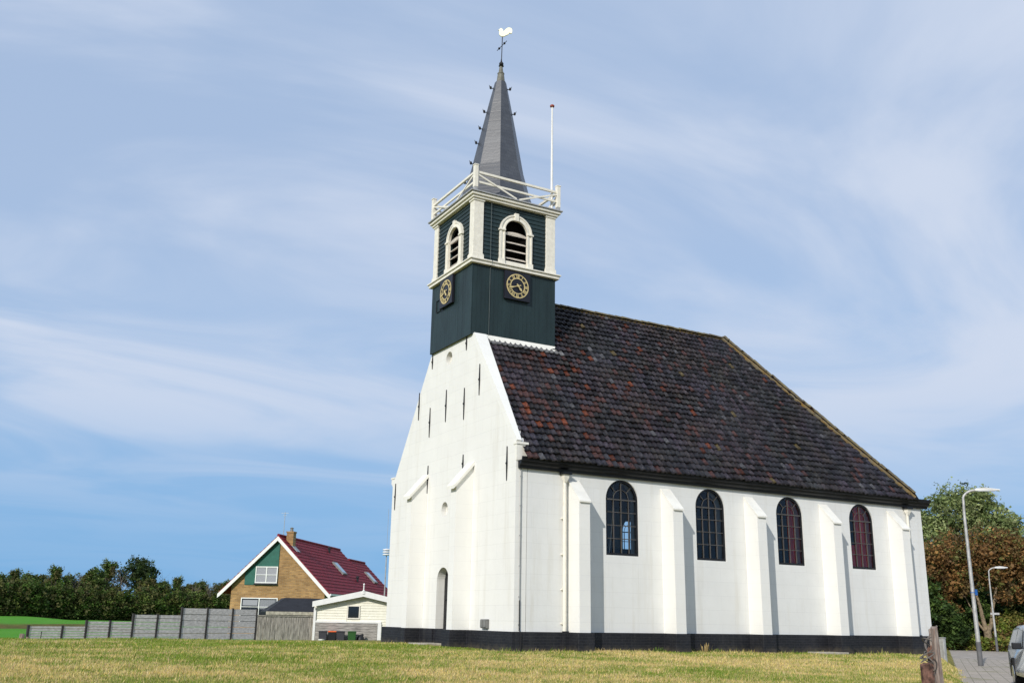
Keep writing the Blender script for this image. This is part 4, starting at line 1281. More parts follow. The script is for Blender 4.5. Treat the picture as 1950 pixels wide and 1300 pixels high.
mb = MB(); mb.box(4.25, -0.02, hr(4.3) - 0.16, 4.40, 21.4, hr(4.3) - 0.02); gt = hp(mb, 'gutter', M['barge'], hroof)
mb = MB(); mb.tube([(4.32, 0.15, hr(4.3) - 0.16), (4.30, 0.15, hr(4.3) - 0.45), (3.9, 0.2, hr(4.3) - 0.8), (3.9, 0.2, 0)], 0.045, 8); hp(mb, 'downpipe', M['barge'])
mb = MB()
mb.shape([[(-2.45, Z(2.5)), (0.10, Z(2.5)), (0.10, hr(0.1) - 0.42), (0, hr(0) - 0.42), (-2.45, hr(-2.45) - 0.42)]], lambda a, b: (a, 0.24, b), (0, 0.055, 0))
hp(mb, 'green_panel', M['teal'])


def house_window(x0, x1, z0, z1, cols, net, y=0.16, trans=None):
    mb = MB()
    t = 0.07
    mb.shape([[(x0, z0), (x1, z0), (x1, z1), (x0, z1)]] + [[(a, z0 + t), (a, z1 - t), (b, z1 - t), (b, z0 + t)] for a, b in
             [(x0 + t + (x1 - x0 - t) * k / cols, x0 + (x1 - x0 - t) * (k + 1) / cols) for k in range(cols)]], lambda a, b: (a, y, b), (0, 0.06, 0))
    if trans:
        for a, b in [(x0 + t + (x1 - x0 - t) * k / cols, x0 + (x1 - x0 - t) * (k + 1) / cols) for k in range(cols)]:
            mb.box(a, y + 0.01, trans - 0.02, b, y + 0.05, trans + 0.02)
    w = hp(mb, 'window', M['barge'])
    mb = MB(); mb.box(x0 + t * .5, y + 0.045, z0 + t * .5, x1 - t * .5, y + 0.055, z1 - t * .5); hp(mb, 'pane', M[net], w)
    return w


house_window(-1.62, 0.10, Z(2.62), Z(3.84), 2, 'net', trans=Z(3.23))
mb = MB(); mb.box(-1.68, 0.13, Z(2.50), 0.14, 0.198, Z(2.60)); hp(mb, 'window_sill', M['felt'])
w = house_window(-2.6, 0.25, Z(-0.35), Z(1.56), 2, 'blindglass', y=0.22, trans=Z(0.9))
mb = MB()
mb.box(-2.45, 0.26, Z(1.0), -1.3, 0.263, Z(1.4))
for k in range(16): mb.box(-1.1 + k * 0.075, 0.258 + 0.004 * (k % 2), Z(0.75), -1.045 + k * 0.075, 0.262 + 0.004 * (k % 2), Z(1.42))
hp(mb, 'curtain', M['net'], w)
# chimney
mb = MB(); zc = hr(0.55) - 0.5
mb.box(0.28, 1.0, zc, 0.82, 1.6, Z(6.42)); mb.box(0.24, 0.96, Z(6.422), 0.86, 1.64, Z(6.52))
ch = hp(mb, 'chimney', M['brick'], hroof)
mb = MB(); mb.lathe([(0.14, 0), (0.11, 0.2), (0.12, 0.22), (0.16, 0.26), (0.02, 0.34)], (0.55, 1.3, Z(6.522)), 10); hp(mb, 'chimney_pot', M['box'], hroof)
mb = MB(); mb.obox((1.0, 1.3, hr(1.0) + 0.06), (1 / math.hypot(1, hs), 0, -hs / math.hypot(1, hs)), (0, 1, 0), (hs / math.hypot(1, hs), 0, 1 / math.hypot(1, hs)), 0.32, 0.42, 0.012); hp(mb, 'chimney_flashing', M['lead'], hroof)
mb = MB(); mb.tube([(-0.05, 1.2, hr(0) - 0.1), (-0.05, 1.2, Z(8.0))], 0.022, 6)
mb.bar((-0.35, 1.2, Z(7.92)), (0.25, 1.2, Z(7.92)), 0.02, 0.02); mb.bar((-0.2, 1.2, Z(7.75)), (0.1, 1.2, Z(7.75)), 0.02, 0.02)
hp(mb, 'aerial', M['galv'], hroof)
ex = Vector((1 / math.hypot(1, hs), 0, -hs / math.hypot(1, hs))); en = Vector((hs / math.hypot(1, hs), 0, 1 / math.hypot(1, hs)))
for (xc, yc) in ((2.05, 9.4), (2.45, 18.15)):
    mb = MB(); c = Vector((xc, yc, hr(xc))) + en * 0.06
    mb.obox(c, ex, (0, 1, 0), en, 0.70, 0.60, 0.075); sw = hp(mb, 'roof_window', M['box'], hroof)
    mb = MB(); mb.obox(c + en * 0.078 - ex * 0.02, ex, (0, 1, 0), en, 0.56, 0.48, 0.006); hp(mb, 'pane', M['skyglass'], sw)
for (xc, yc) in ((0.55, 11.1), (3.0, 11.8)):
    mb = MB(); c = Vector((xc, yc, hr(xc)))
    mb.tube([c - Vector((0, 0, 0.1)), c + Vector((0, 0, 0.32))], 0.10, 8); mb.lathe([(0.16, 0), (0.16, 0.06), (0.05, 0.14)], c + Vector((0, 0, 0.32)), 10); hp(mb, 'roof_vent', M['felt'], hroof)

# ------------------------------------------------------------------ cream shed with bins
sx = Vector((0.937, -0.349, 0)); rz = math.atan2(sx.y, sx.x)
shed = thing('garden_shed', 'cream weatherboarded shed with white barge boards and finial beside church', 'shed', (7.36, 31.36, -1.5), rz)
sp_ = lambda mb, name, m, parent=None, **k: mb.build(name, m, parent or shed, **k)
ZS = 1.5
HWD = 2.86; ze_, zp_ = 1.05 + ZS, 1.70 + ZS
mb = MB()
nb_ = 17; hh = (zp_ - 0.0) / nb_
mb.shape([[(-HWD + 0.04, 0), (HWD - 0.04, 0), (HWD - 0.04, ze_ - 0.02), (0, zp_ - 0.04), (-HWD + 0.04, ze_ - 0.02)]], lambda a, b: (a, 0.06, b), (0, 5.5, 0))
bh_ = 0.155
for i in range(int(zp_ / bh_)):
    z = i * bh_; zt = z + bh_
    hwid = HWD if zt <= ze_ else HWD * max(0.0, (zp_ - zt) / (zp_ - ze_))
    if hwid < 0.15: continue
    segs = [(-hwid, hwid)]
    if zt > 0.18 + ZS and z < 1.0 + ZS: segs = [(-hwid, -0.93), (-0.13, hwid)]
    for a, b in segs:
        mb.add([(a, 0.06, z), (b, 0.06, z), (a, 0.025, z), (b, 0.025, z), (a, 0.052, zt), (b, 0.052, zt)], [(0, 1, 3, 2), (2, 3, 5, 4), (0, 2, 4), (1, 5, 3)])
sp_(mb, 'wall', M['creamboard'])
mb = MB()
for sg in (-1, 1):
    a = Vector((0, -0.32, zp_ + 0.06)); b = Vector((sg * (HWD + 0.10), -0.32, ze_ + 0.035))
    mb.add([a, b, b + Vector((0, 6, 0)), a + Vector((0, 6, 0)), a + Vector((0, 0, 0.07)), b + Vector((0, 0, 0.07)), b + Vector((0, 6, 0.07)), a + Vector((0, 6, 0.07))],
           [(0, 1, 2, 3), (7, 6, 5, 4), (0, 4, 5, 1), (3, 2, 6, 7), (1, 5, 6, 2), (0, 3, 7, 4)])
srf = sp_(mb, 'roof', M['felt'])
for sg in (-1, 1):
    mb = MB()
    mb.shape([[(0, zp_ + 0.14), (sg * (HWD + 0.12), ze_ + 0.115), (sg * (HWD + 0.12), ze_ - 0.20), (0, zp_ - 0.20)]], lambda a, b: (a, -0.36, b), (0, 0.035, 0))
    sp_(mb, 'barge_board', M['barge'], srf)
mb = MB(); mb.box(-0.07, -0.40, zp_ - 0.05, 0.07, -0.363, zp_ + 0.16); mb.lathe([(0.06, 0.1), (0.035, 0.2), (0.035, 0.45), (0.06, 0.5), (0.01, 0.58)], (0, -0.38, zp_), 8); sp_(mb, 'finial', M['barge'], srf)
mb = MB(); mb.shape([[(-0.92, 0.19 + ZS), (-0.14, 0.19 + ZS), (-0.14, 0.98 + ZS), (-0.92, 0.98 + ZS)], [(-0.85, 0.26 + ZS), (-0.85, 0.92 + ZS), (-0.21, 0.92 + ZS), (-0.21, 0.26 + ZS)]], lambda a, b: (a, -0.01, b), (0, 0.06, 0))
sw = sp_(mb, 'window', M['cream'])
mb = MB(); mb.box(-0.86, 0.02, 0.25 + ZS, -0.20, 0.03, 0.93 + ZS); sp_(mb, 'pane', M['blindglass'], sw)
# low grey planking and white posts on its front
mb = MB()
for k in range(9):
    z0 = 0.02 + k * 0.158
    mb.box(-2.72, -0.04 - 0.006 * (k % 2), z0, 0.93, 0.022, z0 + 0.15)
sp_(mb, 'plank_panel', M['plankgrey'])
mb = MB(); mb.box(-2.78, -0.05, 1.46, 1.15, 0.022, 1.55); mb.box(-2.88, -0.06, 0, -2.74, 0.022, 2.3); mb.box(0.95, -0.06, 0, 1.17, 0.022, 1.455)
sp_(mb, 'white_trim', M['barge'])

BG = 'wheelie bins in front of the shed planking'
def wheelie(loc, lab, body, lid, h=1.0, rzz=0.0):
    t = thing('wheelie_bin', lab, 'bin', loc, rz + rzz, BG)
    mb = MB(); w0, w1, d0, d1 = 0.19, 0.245, 0.22, 0.29
    vs = [(-w0, -d0, 0.06), (w0, -d0, 0.06), (w0, d0, 0.06), (-w0, d0, 0.06), (-w1, -d1, h - 0.07), (w1, -d1, h - 0.07), (w1, d1, h - 0.07), (-w1, d1, h - 0.07)]
    mb.add(vs, [(0, 3, 2, 1), (4, 5, 6, 7), (0, 1, 5, 4), (1, 2, 6, 5), (2, 3, 7, 6), (3, 0, 4, 7)])
    mb.build('body', M[body], t, bevel=0.02)
    mb = MB(); mb.box(-w1 - 0.02, -d1 - 0.03, h - 0.068, w1 + 0.02, d1 + 0.02, h - 0.03); mb.box(-w1 + 0.01, -d1 + 0.01, h - 0.03, w1 - 0.01, d1 - 0.01, h)
    mb.box(-w1, d1 + 0.02, h - 0.09, w1, d1 + 0.07, h - 0.05)
    mb.build('lid', M[lid], t, bevel=0.015)
    for sg in (-1, 1):
        mb = MB(); mb.tube([(sg * 0.20, 0.25, 0.10), (sg * 0.25, 0.25, 0.10)], 0.10, 14); mb.build('wheel', M['rubber'], t)
    return t
def on_shed(a, b): return (7.36 + sx.x * a - sx.y * b * -1 * 0 + (-sx.y) * 0 + (0.349 * b), 31.36 + sx.y * a + 0.937 * b, -1.5)
for a, b, lab, bd, ld in ((-2.24, -0.62, 'dark grey wheelie bin, leftmost of the row by the shed', 'bingrey', 'bingrey'),
                          (-1.70, -0.55, 'black wheelie bin with a bright orange lid', 'binblack', 'binorange'),
                          (-1.21, -0.66, 'dark grey wheelie bin between the orange lid and the green bin', 'bingrey', 'bingrey'),
                          (-0.55, -0.60, 'green wheelie bin at the right of the row', 'bingreen', 'bingreen')):
    p = on_shed(a, b)
    wheelie(p, lab, bd, ld)
p = on_shed(-0.03, -0.45)
mb = MB(); mb.ball((p[0], p[1], -1.05), 0.27, 12, 8, (0.9, 0.9, 1.35)); mb.ball((p[0] + 0.1, p[1], -0.72), 0.09, 8, 6)
o = mb.build('rubbish_bag', M['binblack'], smooth=True); tag(o, 'black tied rubbish bag slumped right of the green bin', 'bag')
p = on_shed(-2.30, -1.05)
mb = MB(); mb.lathe([(0.12, 0), (0.15, 0.22), (0.19, 0.46), (0.165, 0.46), (0.13, 0.1)], (p[0], p[1], -1.42), 14)
tag(mb.build('bucket', M['barge'], smooth=True), 'small white bucket in front of the leftmost grey bin', 'bucket')

# black roofed garage and plank gate
garage = thing('flat_garage', 'low garage with sloping black felt roof behind the grey plank fence', 'garage', (4.6, 36.9, -1.5), R(-11.5))
mb = MB(); mb.box(-1.1, 0.1, 0, 3.0, 5.0, 1.95); mb.build('wall', M['binblack'], garage)
mb = MB()
mb.add([(-1.45, -0.25, 2.0), (3.2, -0.25, 2.0), (3.2, 5.2, 2.0), (-1.45, 5.2, 2.0), (-1.45, -0.25, 2.07), (3.2, -0.25, 2.07), (3.2, 5.2, 2.07), (-1.45, 5.2, 2.07),
        (-0.25, 1.4, 2.93), (3.2, 1.4, 2.93), (3.2, 3.6, 2.93), (-0.25, 3.6, 2.93)],
       [(0, 3, 2, 1), (0, 1, 5, 4), (1, 2, 6, 5), (2, 3, 7, 6), (3, 0, 4, 7), (4, 5, 9, 8), (5, 6, 10, 9), (6, 7, 11, 10), (7, 4, 8, 11), (8, 9, 10, 11)])
mb.build('roof', M['felt'], garage)
mb = MB(); mb.box(-1.5, -0.32, 1.86, 3.22, -0.255, 2.06); mb.build('fascia', M['stone'], garage)

pf = thing('plank_fence', 'weathered fence of upright grey planks between concrete fence and shed', 'fence', (1.15, 31.9, -1.5), math.atan2(0.55, 3.55))
n = 25; wd = 3.62 / n
mb = MB()
for i in range(n):
    mb.box(i * wd, -0.012 - 0.008 * (i % 2), 0.0, (i + 1) * wd - 0.012, 0.012 - 0.004 * (i % 2), 1.76 + random.uniform(-0.012, 0.012))
mb.build('planks', M['woodgrey'], pf)
mb = MB(); mb.box(-0.02, 0.014, 1.45, 3.64, 0.06, 1.55); mb.box(-0.02, 0.014, 0.45, 3.64, 0.06, 0.55); mb.build('rail', M['woodgrey'], pf)
mb = MB(); mb.box(-0.05, -0.05, 1.765, 3.66, 0.05, 1.83); mb.build('cap_board', M['stone'], pf)

# ------------------------------------------------------------------ concrete panel fence
fd = Vector((math.cos(R(20)), math.sin(R(20)), 0))
cf = thing('concrete_fence', 'stepped grey concrete panel fence rising from the field towards the house', 'fence', (-11.30, 23.38, -1.5), R(20))
ts = [0.0, 1.52, 2.62, 3.76, 4.90, 6.16, 7.47, 8.91, 10.41, 11.90]
tops = [-0.29, -0.29, -0.06, -0.06, 0.27, 0.27, 0.62, 0.62, 0.62]
for i in range(9):
    mb = MB()
    a, b = ts[i] + 0.05, ts[i + 1] - 0.05
    z0 = 0.56 if i < 6 else 0.0
    zt = tops[i] + 1.5
    nrow = 6 if i < 2 else 7
    for k in range(nrow):
        za, zb = z0 + (zt - z0) * k / nrow, z0 + (zt - z0) * (k + 1) / nrow - 0.022
        mb.box(a, -0.02 - 0.006 * (k % 2), za, b, 0.02, zb)
    mb.build('panel', M['concrete'], cf)
    if i < 6:
        mb = MB(); mb.box(a, -0.032, 0.0, b, 0.03, 0.555); mb.build('base_slab', M['stone'], cf)
for i, t_ in enumerate(ts):
    zt = max(tops[max(0, i - 1)], tops[min(8, i)]) + 1.5 + 0.03
    mb = MB(); mb.box(t_ - 0.048, -0.05, 0, t_ + 0.048, 0.05, zt); mb.build('post', M['darkpost'], cf)
mb = MB(); mb.tube([(-11.55, 23.05, -1.3), (-11.52, 23.05, -0.62)], [0.13, 0.10], 8); mb.tube([(-11.35, 23.1, -1.3), (-11.3, 23.1, -0.75)], [0.10, 0.08], 8)
tag(mb.build('tree_stump', M['oldwood']), 'weathered split stump at the low left end of the concrete fence', 'stump')
mb = MB(); mb.tube([(-10.75, 23.3, -1.3), (-10.75, 23.3, -0.55)], 0.02, 6); mb.box(-10.78, 23.27, -0.56, -10.72, 23.33, -0.53)
tag(mb.build('iron_stake', M['iron']), 'thin dark iron stake standing before the lowest concrete panel', 'stake')

# siren mast behind the church's left edge
mast = thing('siren_mast', 'slim grey mast with three stacked white discs left of the church wall', 'mast', (11.76, 38.76, -1.5))
mb = MB(); mb.tube([(0, 0, 0), (0, 0, 6.0)], [0.06, 0.04], 8); mb.tube([(0, 0, 6.4), (0, 0, 9.2)], 0.012, 5); mb.build('pole', M['galv'], mast)
for k in range(3):
    mb = MB(); mb.lathe([(0.10, 0), (0.26, 0.0), (0.28, 0.03), (0.26, 0.08), (0.10, 0.12)], (0, 0, 5.98 + 0.165 * k), 18); mb.build('disc', M['lampwhite'], mast, smooth=True)

# ------------------------------------------------------------------ street lamps, sign, bollard
def lamp(loc, h, r, lab, arm):
    t = thing('street_lamp', lab, 'street lamp', loc, math.atan2(_rt.y, _rt.x) - R(8), 'street lamps along the lane')
    mb = MB()
    pts = [(0, 0, 0.85), (0, 0, h * 0.86), (0.02, 0, h * 0.93)] + [(arm * 0.42 * (1 - math.cos(a)), 0, h * 0.93 + h * 0.062 * math.sin(a)) for a in np.linspace(0.3, PI / 2, 7)]
    mb.tube(pts, [r, r * 0.62, r * 0.58] + [r * 0.55] * 7, 12)
    mb.build('pole', M['galv'], t, smooth=True)
    mb = MB(); mb.tube([(0, 0, 0), (0, 0, 0.86)], [r * 1.15, r * 1.1], 12); mb.lathe([(r * 1.1, 0.86), (r * 1.0, 0.9)], (0, 0, 0), 12); mb.build('base_sleeve', mat('weathered_lamp_base', (0.12, 0.12, 0.125), 0.7), t, smooth=True)
    z = h * 0.992; x0 = arm * 0.40
    mb = MB()
    mb.add([(x0, -0.06, z - 0.03), (x0, 0.06, z - 0.03), (x0 + arm * .75, 0.09, z - 0.01), (x0 + arm * .75, -0.09, z - 0.01), (x0, -0.06, z + 0.06), (x0, 0.06, z + 0.06), (x0 + arm * .3, 0.11, z + 0.10), (x0 + arm * .3, -0.11, z + 0.10), (x0 + arm * .75, 0.08, z + 0.03), (x0 + arm * .75, -0.08, z + 0.03)],
           [(0, 1, 2, 3), (0, 4, 5, 1), (4, 7, 6, 5), (7, 9, 8, 6), (3, 2, 8, 9), (0, 3, 9, 7, 4), (1, 5, 6, 8, 2)])
    hd = mb.build('lamp_head', M['lampwhite'], t, bevel=0.012)
    mb = MB(); mb.box(x0 + 0.1, -0.05, z - 0.045, x0 + arm * .6, 0.05, z - 0.022); mb.build('lamp_glass', M['lens'], hd)
    return t
l1 = lamp((20.06, -0.85, -1.08), 6.75, 0.085, 'tall grey street lamp with bent arm in front of the reddish tree', 1.25)
mb = MB(); mb.tube([(0, 0, 2.72), (0, 0, 2.74)], 0.09, 10); mb.obox((0.12, -0.03, 2.74), (0.7, 0.7, 0), (-0.7, 0.7, 0), (0, 0, 1), 0.08, 0.008, 0.11)
mb.build('blue_sign', M['bluesign'], l1)
l2 = lamp((41.6, 13.45, -1.08), 5.05, 0.066, 'shorter grey street lamp further off beside the yellow green hedge', 1.0)
mb = MB(); mb.obox((0.1, 0, 2.25), (1, 0, 0), (0, 1, 0), (0, 0, 1), 0.26, 0.012, 0.06); mb.build('street_sign', M['galv'], l2)
mb = MB(); mb.box(16.82, -1.78, -1.15, 16.96, -1.58, -0.06); mb.box(16.80, -1.80, -0.058, 16.98, -1.56, -0.02)
tag(mb.build('bollard', M['galv'], bevel=0.02), 'pale grey square bollard behind the old wooden posts', 'bollard')

# ------------------------------------------------------------------ old wooden posts with wire
wf = thing('wire_fence', 'row of weathered split wooden posts laced with rusty wire at right edge of turf', 'fence', (1.5, -13.4, -0.8))
def old_post(x, y, zt, w, m, lean, split):
    n = 14; zb = float(height(x, y)) - 0.25
    zs = np.linspace(zb, zt, 9)
    vs, fs = [], []
    ph = random.uniform(0, 6)
    for i, z in enumerate(zs):
        t = i / 8
        for k in range(n):
            a = 2 * PI * k / n
            r = w * (1.15 - 0.25 * t) * (1 + 0.16 * math.sin(3 * a + ph) + 0.10 * math.sin(5 * a + 2 * ph + t * 2) + random.uniform(-0.05, 0.05))
            zz = z
            if i == 8: zz = z - split * max(0, math.sin(1.5 * a + ph)) - random.uniform(0, split * 0.5)
            vs.append((x + lean[0] * t + r * math.cos(a) - 1.5, y + lean[1] * t + r * math.sin(a) + 13.4, zz + 0.8))
    for i in range(8):
        for k in range(n): fs.append((i * n + k, i * n + (k + 1) % n, (i + 1) * n + (k + 1) % n, (i + 1) * n + k))
    fs.append(tuple(range(8 * n, 9 * n)))
    mb = MB(); mb.add(vs, fs)
    return mb.build('post', m, wf)
old_post(0.33, -14.04, -0.24, 0.105, M['rust'], (-0.02, 0.02), 0.10)
old_post(2.52, -12.45, 0.02, 0.085, M['rust'], (0.02, 0.0), 0.18)
old_post(4.91, -10.64, 0.32, 0.075, M['oldwood'], (-0.03, 0.0), 0.05)
old_post(1.36, -13.45, 0.36, 0.066, M['oldwood'], (0.0, 0.0), 0.04)
mb = MB()
def q(x, y, z): return (x - 1.5, y + 13.4, z + 0.8)
for ph, z0 in ((0.0, -0.25), (2.0, -0.45), (4.1, -0.1)):
    pts = []
    for k in range(46):
        t = k / 45
        x, y = 0.33 + (4.91 - 0.33) * t, -14.04 + (14.04 - 10.64) * t
        pts.append(q(x + 0.12 * math.sin(t * 19 + ph), y + 0.12 * math.cos(t * 19 + ph), z0 + 0.22 * math.sin(t * 11 + ph) * (0.4 + t) + 0.2 * t))
    mb.tube(pts, 0.013, 5)
mb.build('wire', M['twig'], wf)

# ------------------------------------------------------------------ parked car (only its corner shows)
cdir = Vector((-0.80, -0.60, 0)).normalized()
car = thing('parked_car', 'silver grey car parked on the lane, cut by the right edge of the photo', 'car', (8.62, -11.22, -1.07), R(221))
half_ = 0.86
prof = [(2.05, 0.30), (2.10, 0.45), (2.08, 0.62), (1.98, 0.78), (1.55, 0.90), (0.98, 0.98), (0.30, 1.42), (-0.2, 1.50), (-1.0, 1.50), (-1.65, 1.42), (-2.0, 1.02), (-2.08, 0.9), (-2.10, 0.45), (-2.02, 0.28)]
mb = MB()
secs = [(-1.0, 0.90, 0), (-0.985, 1.0, 0), (0.985, 1.0, 0), (1.0, 0.90, 0)]
vs, fs = [], []
npf = len(prof)
ws = [-half_, -half_ + 0.06, half_ - 0.06, half_]
for j, w_ in enumerate(ws):
    for (x, z) in prof:
        tuck = 0.0 if z < 0.95 else (z - 0.95) * 0.30
        inn = 1.0 if j in (1, 2) else 0.0
        xx = x if inn else x * 0.965
        zz = z if inn else (z - 0.035 if z > 0.5 else z + 0.02)
        vs.append((xx, math.copysign(abs(w_) - tuck, w_), zz))
for j in range(3):
    for i in range(npf): fs.append((j * npf + i, j * npf + (i + 1) % npf, (j + 1) * npf + (i + 1) % npf, (j + 1) * npf + i))
fs.append(tuple(range(npf))); fs.append(tuple(reversed(range(3 * npf, 4 * npf))))
mb.add(vs, fs); mb.build('body', M['carpaint'], car, smooth=True)
mb = MB(); mb.add([(0.93, -0.72, 1.03), (0.93, 0.72, 1.03), (0.36, 0.62, 1.41), (0.36, -0.62, 1.41)], [(0, 1, 2, 3)]); mb.v = [(a + 0.012, b, c + 0.018) for a, b, c in mb.v]; mb.build('windscreen', M['carglass'], car, keep=True)
for sg in (-1, 1):
    mb = MB(); yb_, yt_ = sg * (half_ + 0.002), sg * (half_ - 0.125)
    for xs_ in (((0.72, 0.98), (0.25, 1.36), (-0.55, 1.40), (-0.55, 0.98)), ((-0.62, 0.98), (-0.62, 1.40), (-1.35, 1.36), (-1.62, 1.0))):
        mb.add([(x, sg * (half_ - (z - 0.95) * 0.30 + 0.006), z) for x, z in xs_], [(0, 1, 2, 3)])
    mb.build('side_window', M['carglass'], car)
    mb = MB(); mb.obox((0.70, sg * (half_ + 0.11), 1.02), (1, 0, 0), (0, 1, 0), (0, 0, 1), 0.09, 0.10, 0.075); mb.bar((0.70, sg * (half_ - 0.02), 0.97), (0.70, sg * (half_ + 0.05), 0.99), 0.05, 0.04)
    mb.build('wing_mirror', M['black'], car, bevel=0.03)
    mb = MB(); mb.add([(2.02, sg * 0.80, 0.60), (2.085, sg * 0.50, 0.60), (2.06, sg * 0.50, 0.72), (1.80, sg * 0.85, 0.78)], [(0, 1, 2, 3)]); mb.v = [(a + 0.02, b, c) for a, b, c in mb.v]; mb.build('headlight', M['lens'], car)
    for x in (1.32, -1.30):
        mb = MB(); mb.tube([(x, sg * (half_ - 0.20), 0.32), (x, sg * (half_ + 0.005), 0.32)], 0.32, 24); wh = mb.build('wheel', M['rubber'], car)
        mb = MB(); mb.lathe([(0.205, 0), (0.20, 0.012), (0.06, 0.02)], (0, 0, 0), 20); mb.v = [(x + a, sg * (half_ + 0.006 + c), 0.32 + b) for a, b, c in mb.v]; mb.build('rim', M['chrome'], wh)
        mb = MB(); mb.tube([(x + 0.36 * math.cos(a), sg * (half_ - 0.01), 0.32 + 0.36 * math.sin(a)) for a in np.linspace(-0.2, PI + 0.2, 14)], 0.035, 6); mb.build('wheel_arch', M['rubber'], car)
mb = MB(); mb.box(2.06, -0.55, 0.40, 2.12, 0.55, 0.58); mb.build('grille', M['black'], car, bevel=0.02)
mb = MB(); mb.box(2.0, -0.80, 0.26, 2.10, 0.80, 0.385); mb.build('bumper', M['black'], car, bevel=0.03)

# ------------------------------------------------------------------ trees
def leaves(lobes, n, size, cols, seed, flat=0.0, shell=0.55, var=0.5):
    """leaf quads in clumps through a set of ellipsoid lobes; lobes = (cx,cy,cz, rx,ry,rz, weight)"""
    g = np.random.default_rng(seed)
    lb = np.array(lobes, float)
    wts = lb[:, 6] * (lb[:, 3] * lb[:, 4] * lb[:, 5]) ** (2 / 3); wts /= wts.sum()
    nc = max(8, n // 26)
    which = g.choice(len(lb), nc, p=wts)
    d = g.normal(size=(nc, 3)); d /= np.linalg.norm(d, axis=1)[:, None]
    rad = shell + (1 - shell) * g.random(nc) ** 0.6
    rad *= 1 + 0.16 * g.normal(size=nc)
    cc = lb[which, :3] + d * lb[which, 3:6] * rad[:, None]
    per = n // nc
    P = np.repeat(cc, per, 0)
    spread = (lb[which, 3:6].mean(1) * 0.13)[:, None].repeat(per, 0).reshape(-1, 1)
    P = P + g.normal(size=P.shape) * np.clip(spread, size * 0.8, size * 3.0)
    k = len(P)
    a = g.normal(size=(k, 3)); a[:, 2] *= 0.6; a /= np.linalg.norm(a, axis=1)[:, None]
    b = g.normal(size=(k, 3)); b -= (a * b).sum(1)[:, None] * a; b /= np.linalg.norm(b, axis=1)[:, None]
    s = size * np.clip(g.lognormal(0, 0.38, k), 0.4, 2.2)[:, None]
    V = np.stack([P - a * s * .5, P + b * s * .32, P + a * s * .5, P - b * s * .32], 1).reshape(-1, 3)
    F = np.arange(4 * k).reshape(k, 4)
    ct = np.array(cols); ci = g.choice(len(ct), nc, p=None)
    cl = np.repeat(ct[ci] * g.uniform(1 - var, 1 + var, nc)[:, None], per, 0) * g.uniform(0.75, 1.25, k)[:, None]
    return V, F, cl


def branch_tree(mb, base, h, r, n, spread, seed, twist=0.25, start=0.3, sub=0):
    g = random.Random(seed)
    base = Vector(base)
    pts = [base + Vector((g.uniform(-.1, .1) * h * 0.15 * i, g.uniform(-.1, .1) * h * 0.15 * i, h * 0.8 * i / 5)) for i in range(6)]
    mb.tube(pts, [r * (1 - 0.14 * i) for i in range(6)], 8)
    for i in range(n):
        t = start + (0.98 - start) * i / n
        k = min(4, int(t * 5)); p = pts[k].lerp(pts[k + 1], t * 5 - k)
        a = g.uniform(0, 2 * PI); ln = spread * (1.15 - 0.6 * t) * g.uniform(0.7, 1.2)
        d = Vector((math.cos(a), math.sin(a), g.uniform(0.5, 1.3))).normalized()
        q1 = p + d * ln * 0.5 + Vector((0, 0, 0.03 * ln)); q2 = p + d * ln + Vector((g.uniform(-.2, .2) * ln, g.uniform(-.2, .2) * ln, 0.15 * ln))
        rr = r * (0.5 - 0.25 * t)
        mb.tube([p, q1, q2], [rr, rr * 0.6, rr * 0.2], 6)
        for j in range(sub):
            e = q1.lerp(q2, g.random()) if j % 2 else p.lerp(q1, 0.5 + 0.5 * g.random())
            dd = (d + Vector((g.uniform(-.7, .7), g.uniform(-.7, .7), g.uniform(0, .9)))).normalized()
            mb.tube([e, e + dd * ln * 0.28, e + dd * ln * 0.5 + Vector((0, 0, 0.08 * ln))], [rr * 0.4, rr * 0.25, rr * 0.1], 4)
    return mb


def proto_tree(name, lab, kind, lobes, n, size, cols, seed, trunk, loc, group, barkm='bark', shell=0.55, sub=0, var=0.5):
    t = thing(name, lab, kind, loc, 0, group)
    mb = MB(); branch_tree(mb, (0, 0, -0.15), *trunk, seed, sub=sub); mb.build('trunk', M[barkm], t, smooth=True)
    if lobes:
        V, F, c = leaves(lobes, n, size, cols, seed, shell=shell, var=var)
        V[:, 2] = np.maximum(V[:, 2], -0.05)
        npmesh('crown', V, F, M['leaf'], t, tint=c)
    return t


def copy_thing(o, lab, loc, rzz, sc):
    c = o.copy(); COL.objects.link(c); c.location = loc; c.rotation_euler = (0, 0, rzz); c.scale = sc; c['label'] = lab
    for ch in o.children:
        d = ch.copy(); COL.objects.link(d); d.parent = c
    return c


def rlobes(seed, n, w, h, z0, rr=(0.22, 0.36)):
    g = np.random.default_rng(seed); out_ = []
    for i in range(n):
        t = (i + 0.5) / n
        z = z0 + (h - z0) * (0.12 + 0.78 * t)
        lim = w * math.sqrt(max(0.05, 1 - (2 * t - 0.85) ** 2 * 0.75))
        a = g.uniform(0, 2 * PI); q_ = g.uniform(0.25, 0.8) * lim
        r = g.uniform(*rr) * w * 1.5
        out_.append((q_ * math.cos(a), q_ * math.sin(a), z, r, r, r * g.uniform(0.7, 1.0), 1))
    return out_


DG = [(0.070, 0.118, 0.022), (0.052, 0.095, 0.020), (0.100, 0.135, 0.030), (0.095, 0.098, 0.034)]
OL = [(0.120, 0.135, 0.034), (0.088, 0.115, 0.030), (0.135, 0.115, 0.042)]
def ray_at(px, py, d):
    v = _f + _rr * ((px - 975) / 1852.249) - _uu * ((py - 650) / 1852.249)
    v = Vector(v); v /= math.hypot(v.x, v.y)
    return CAM + v * d

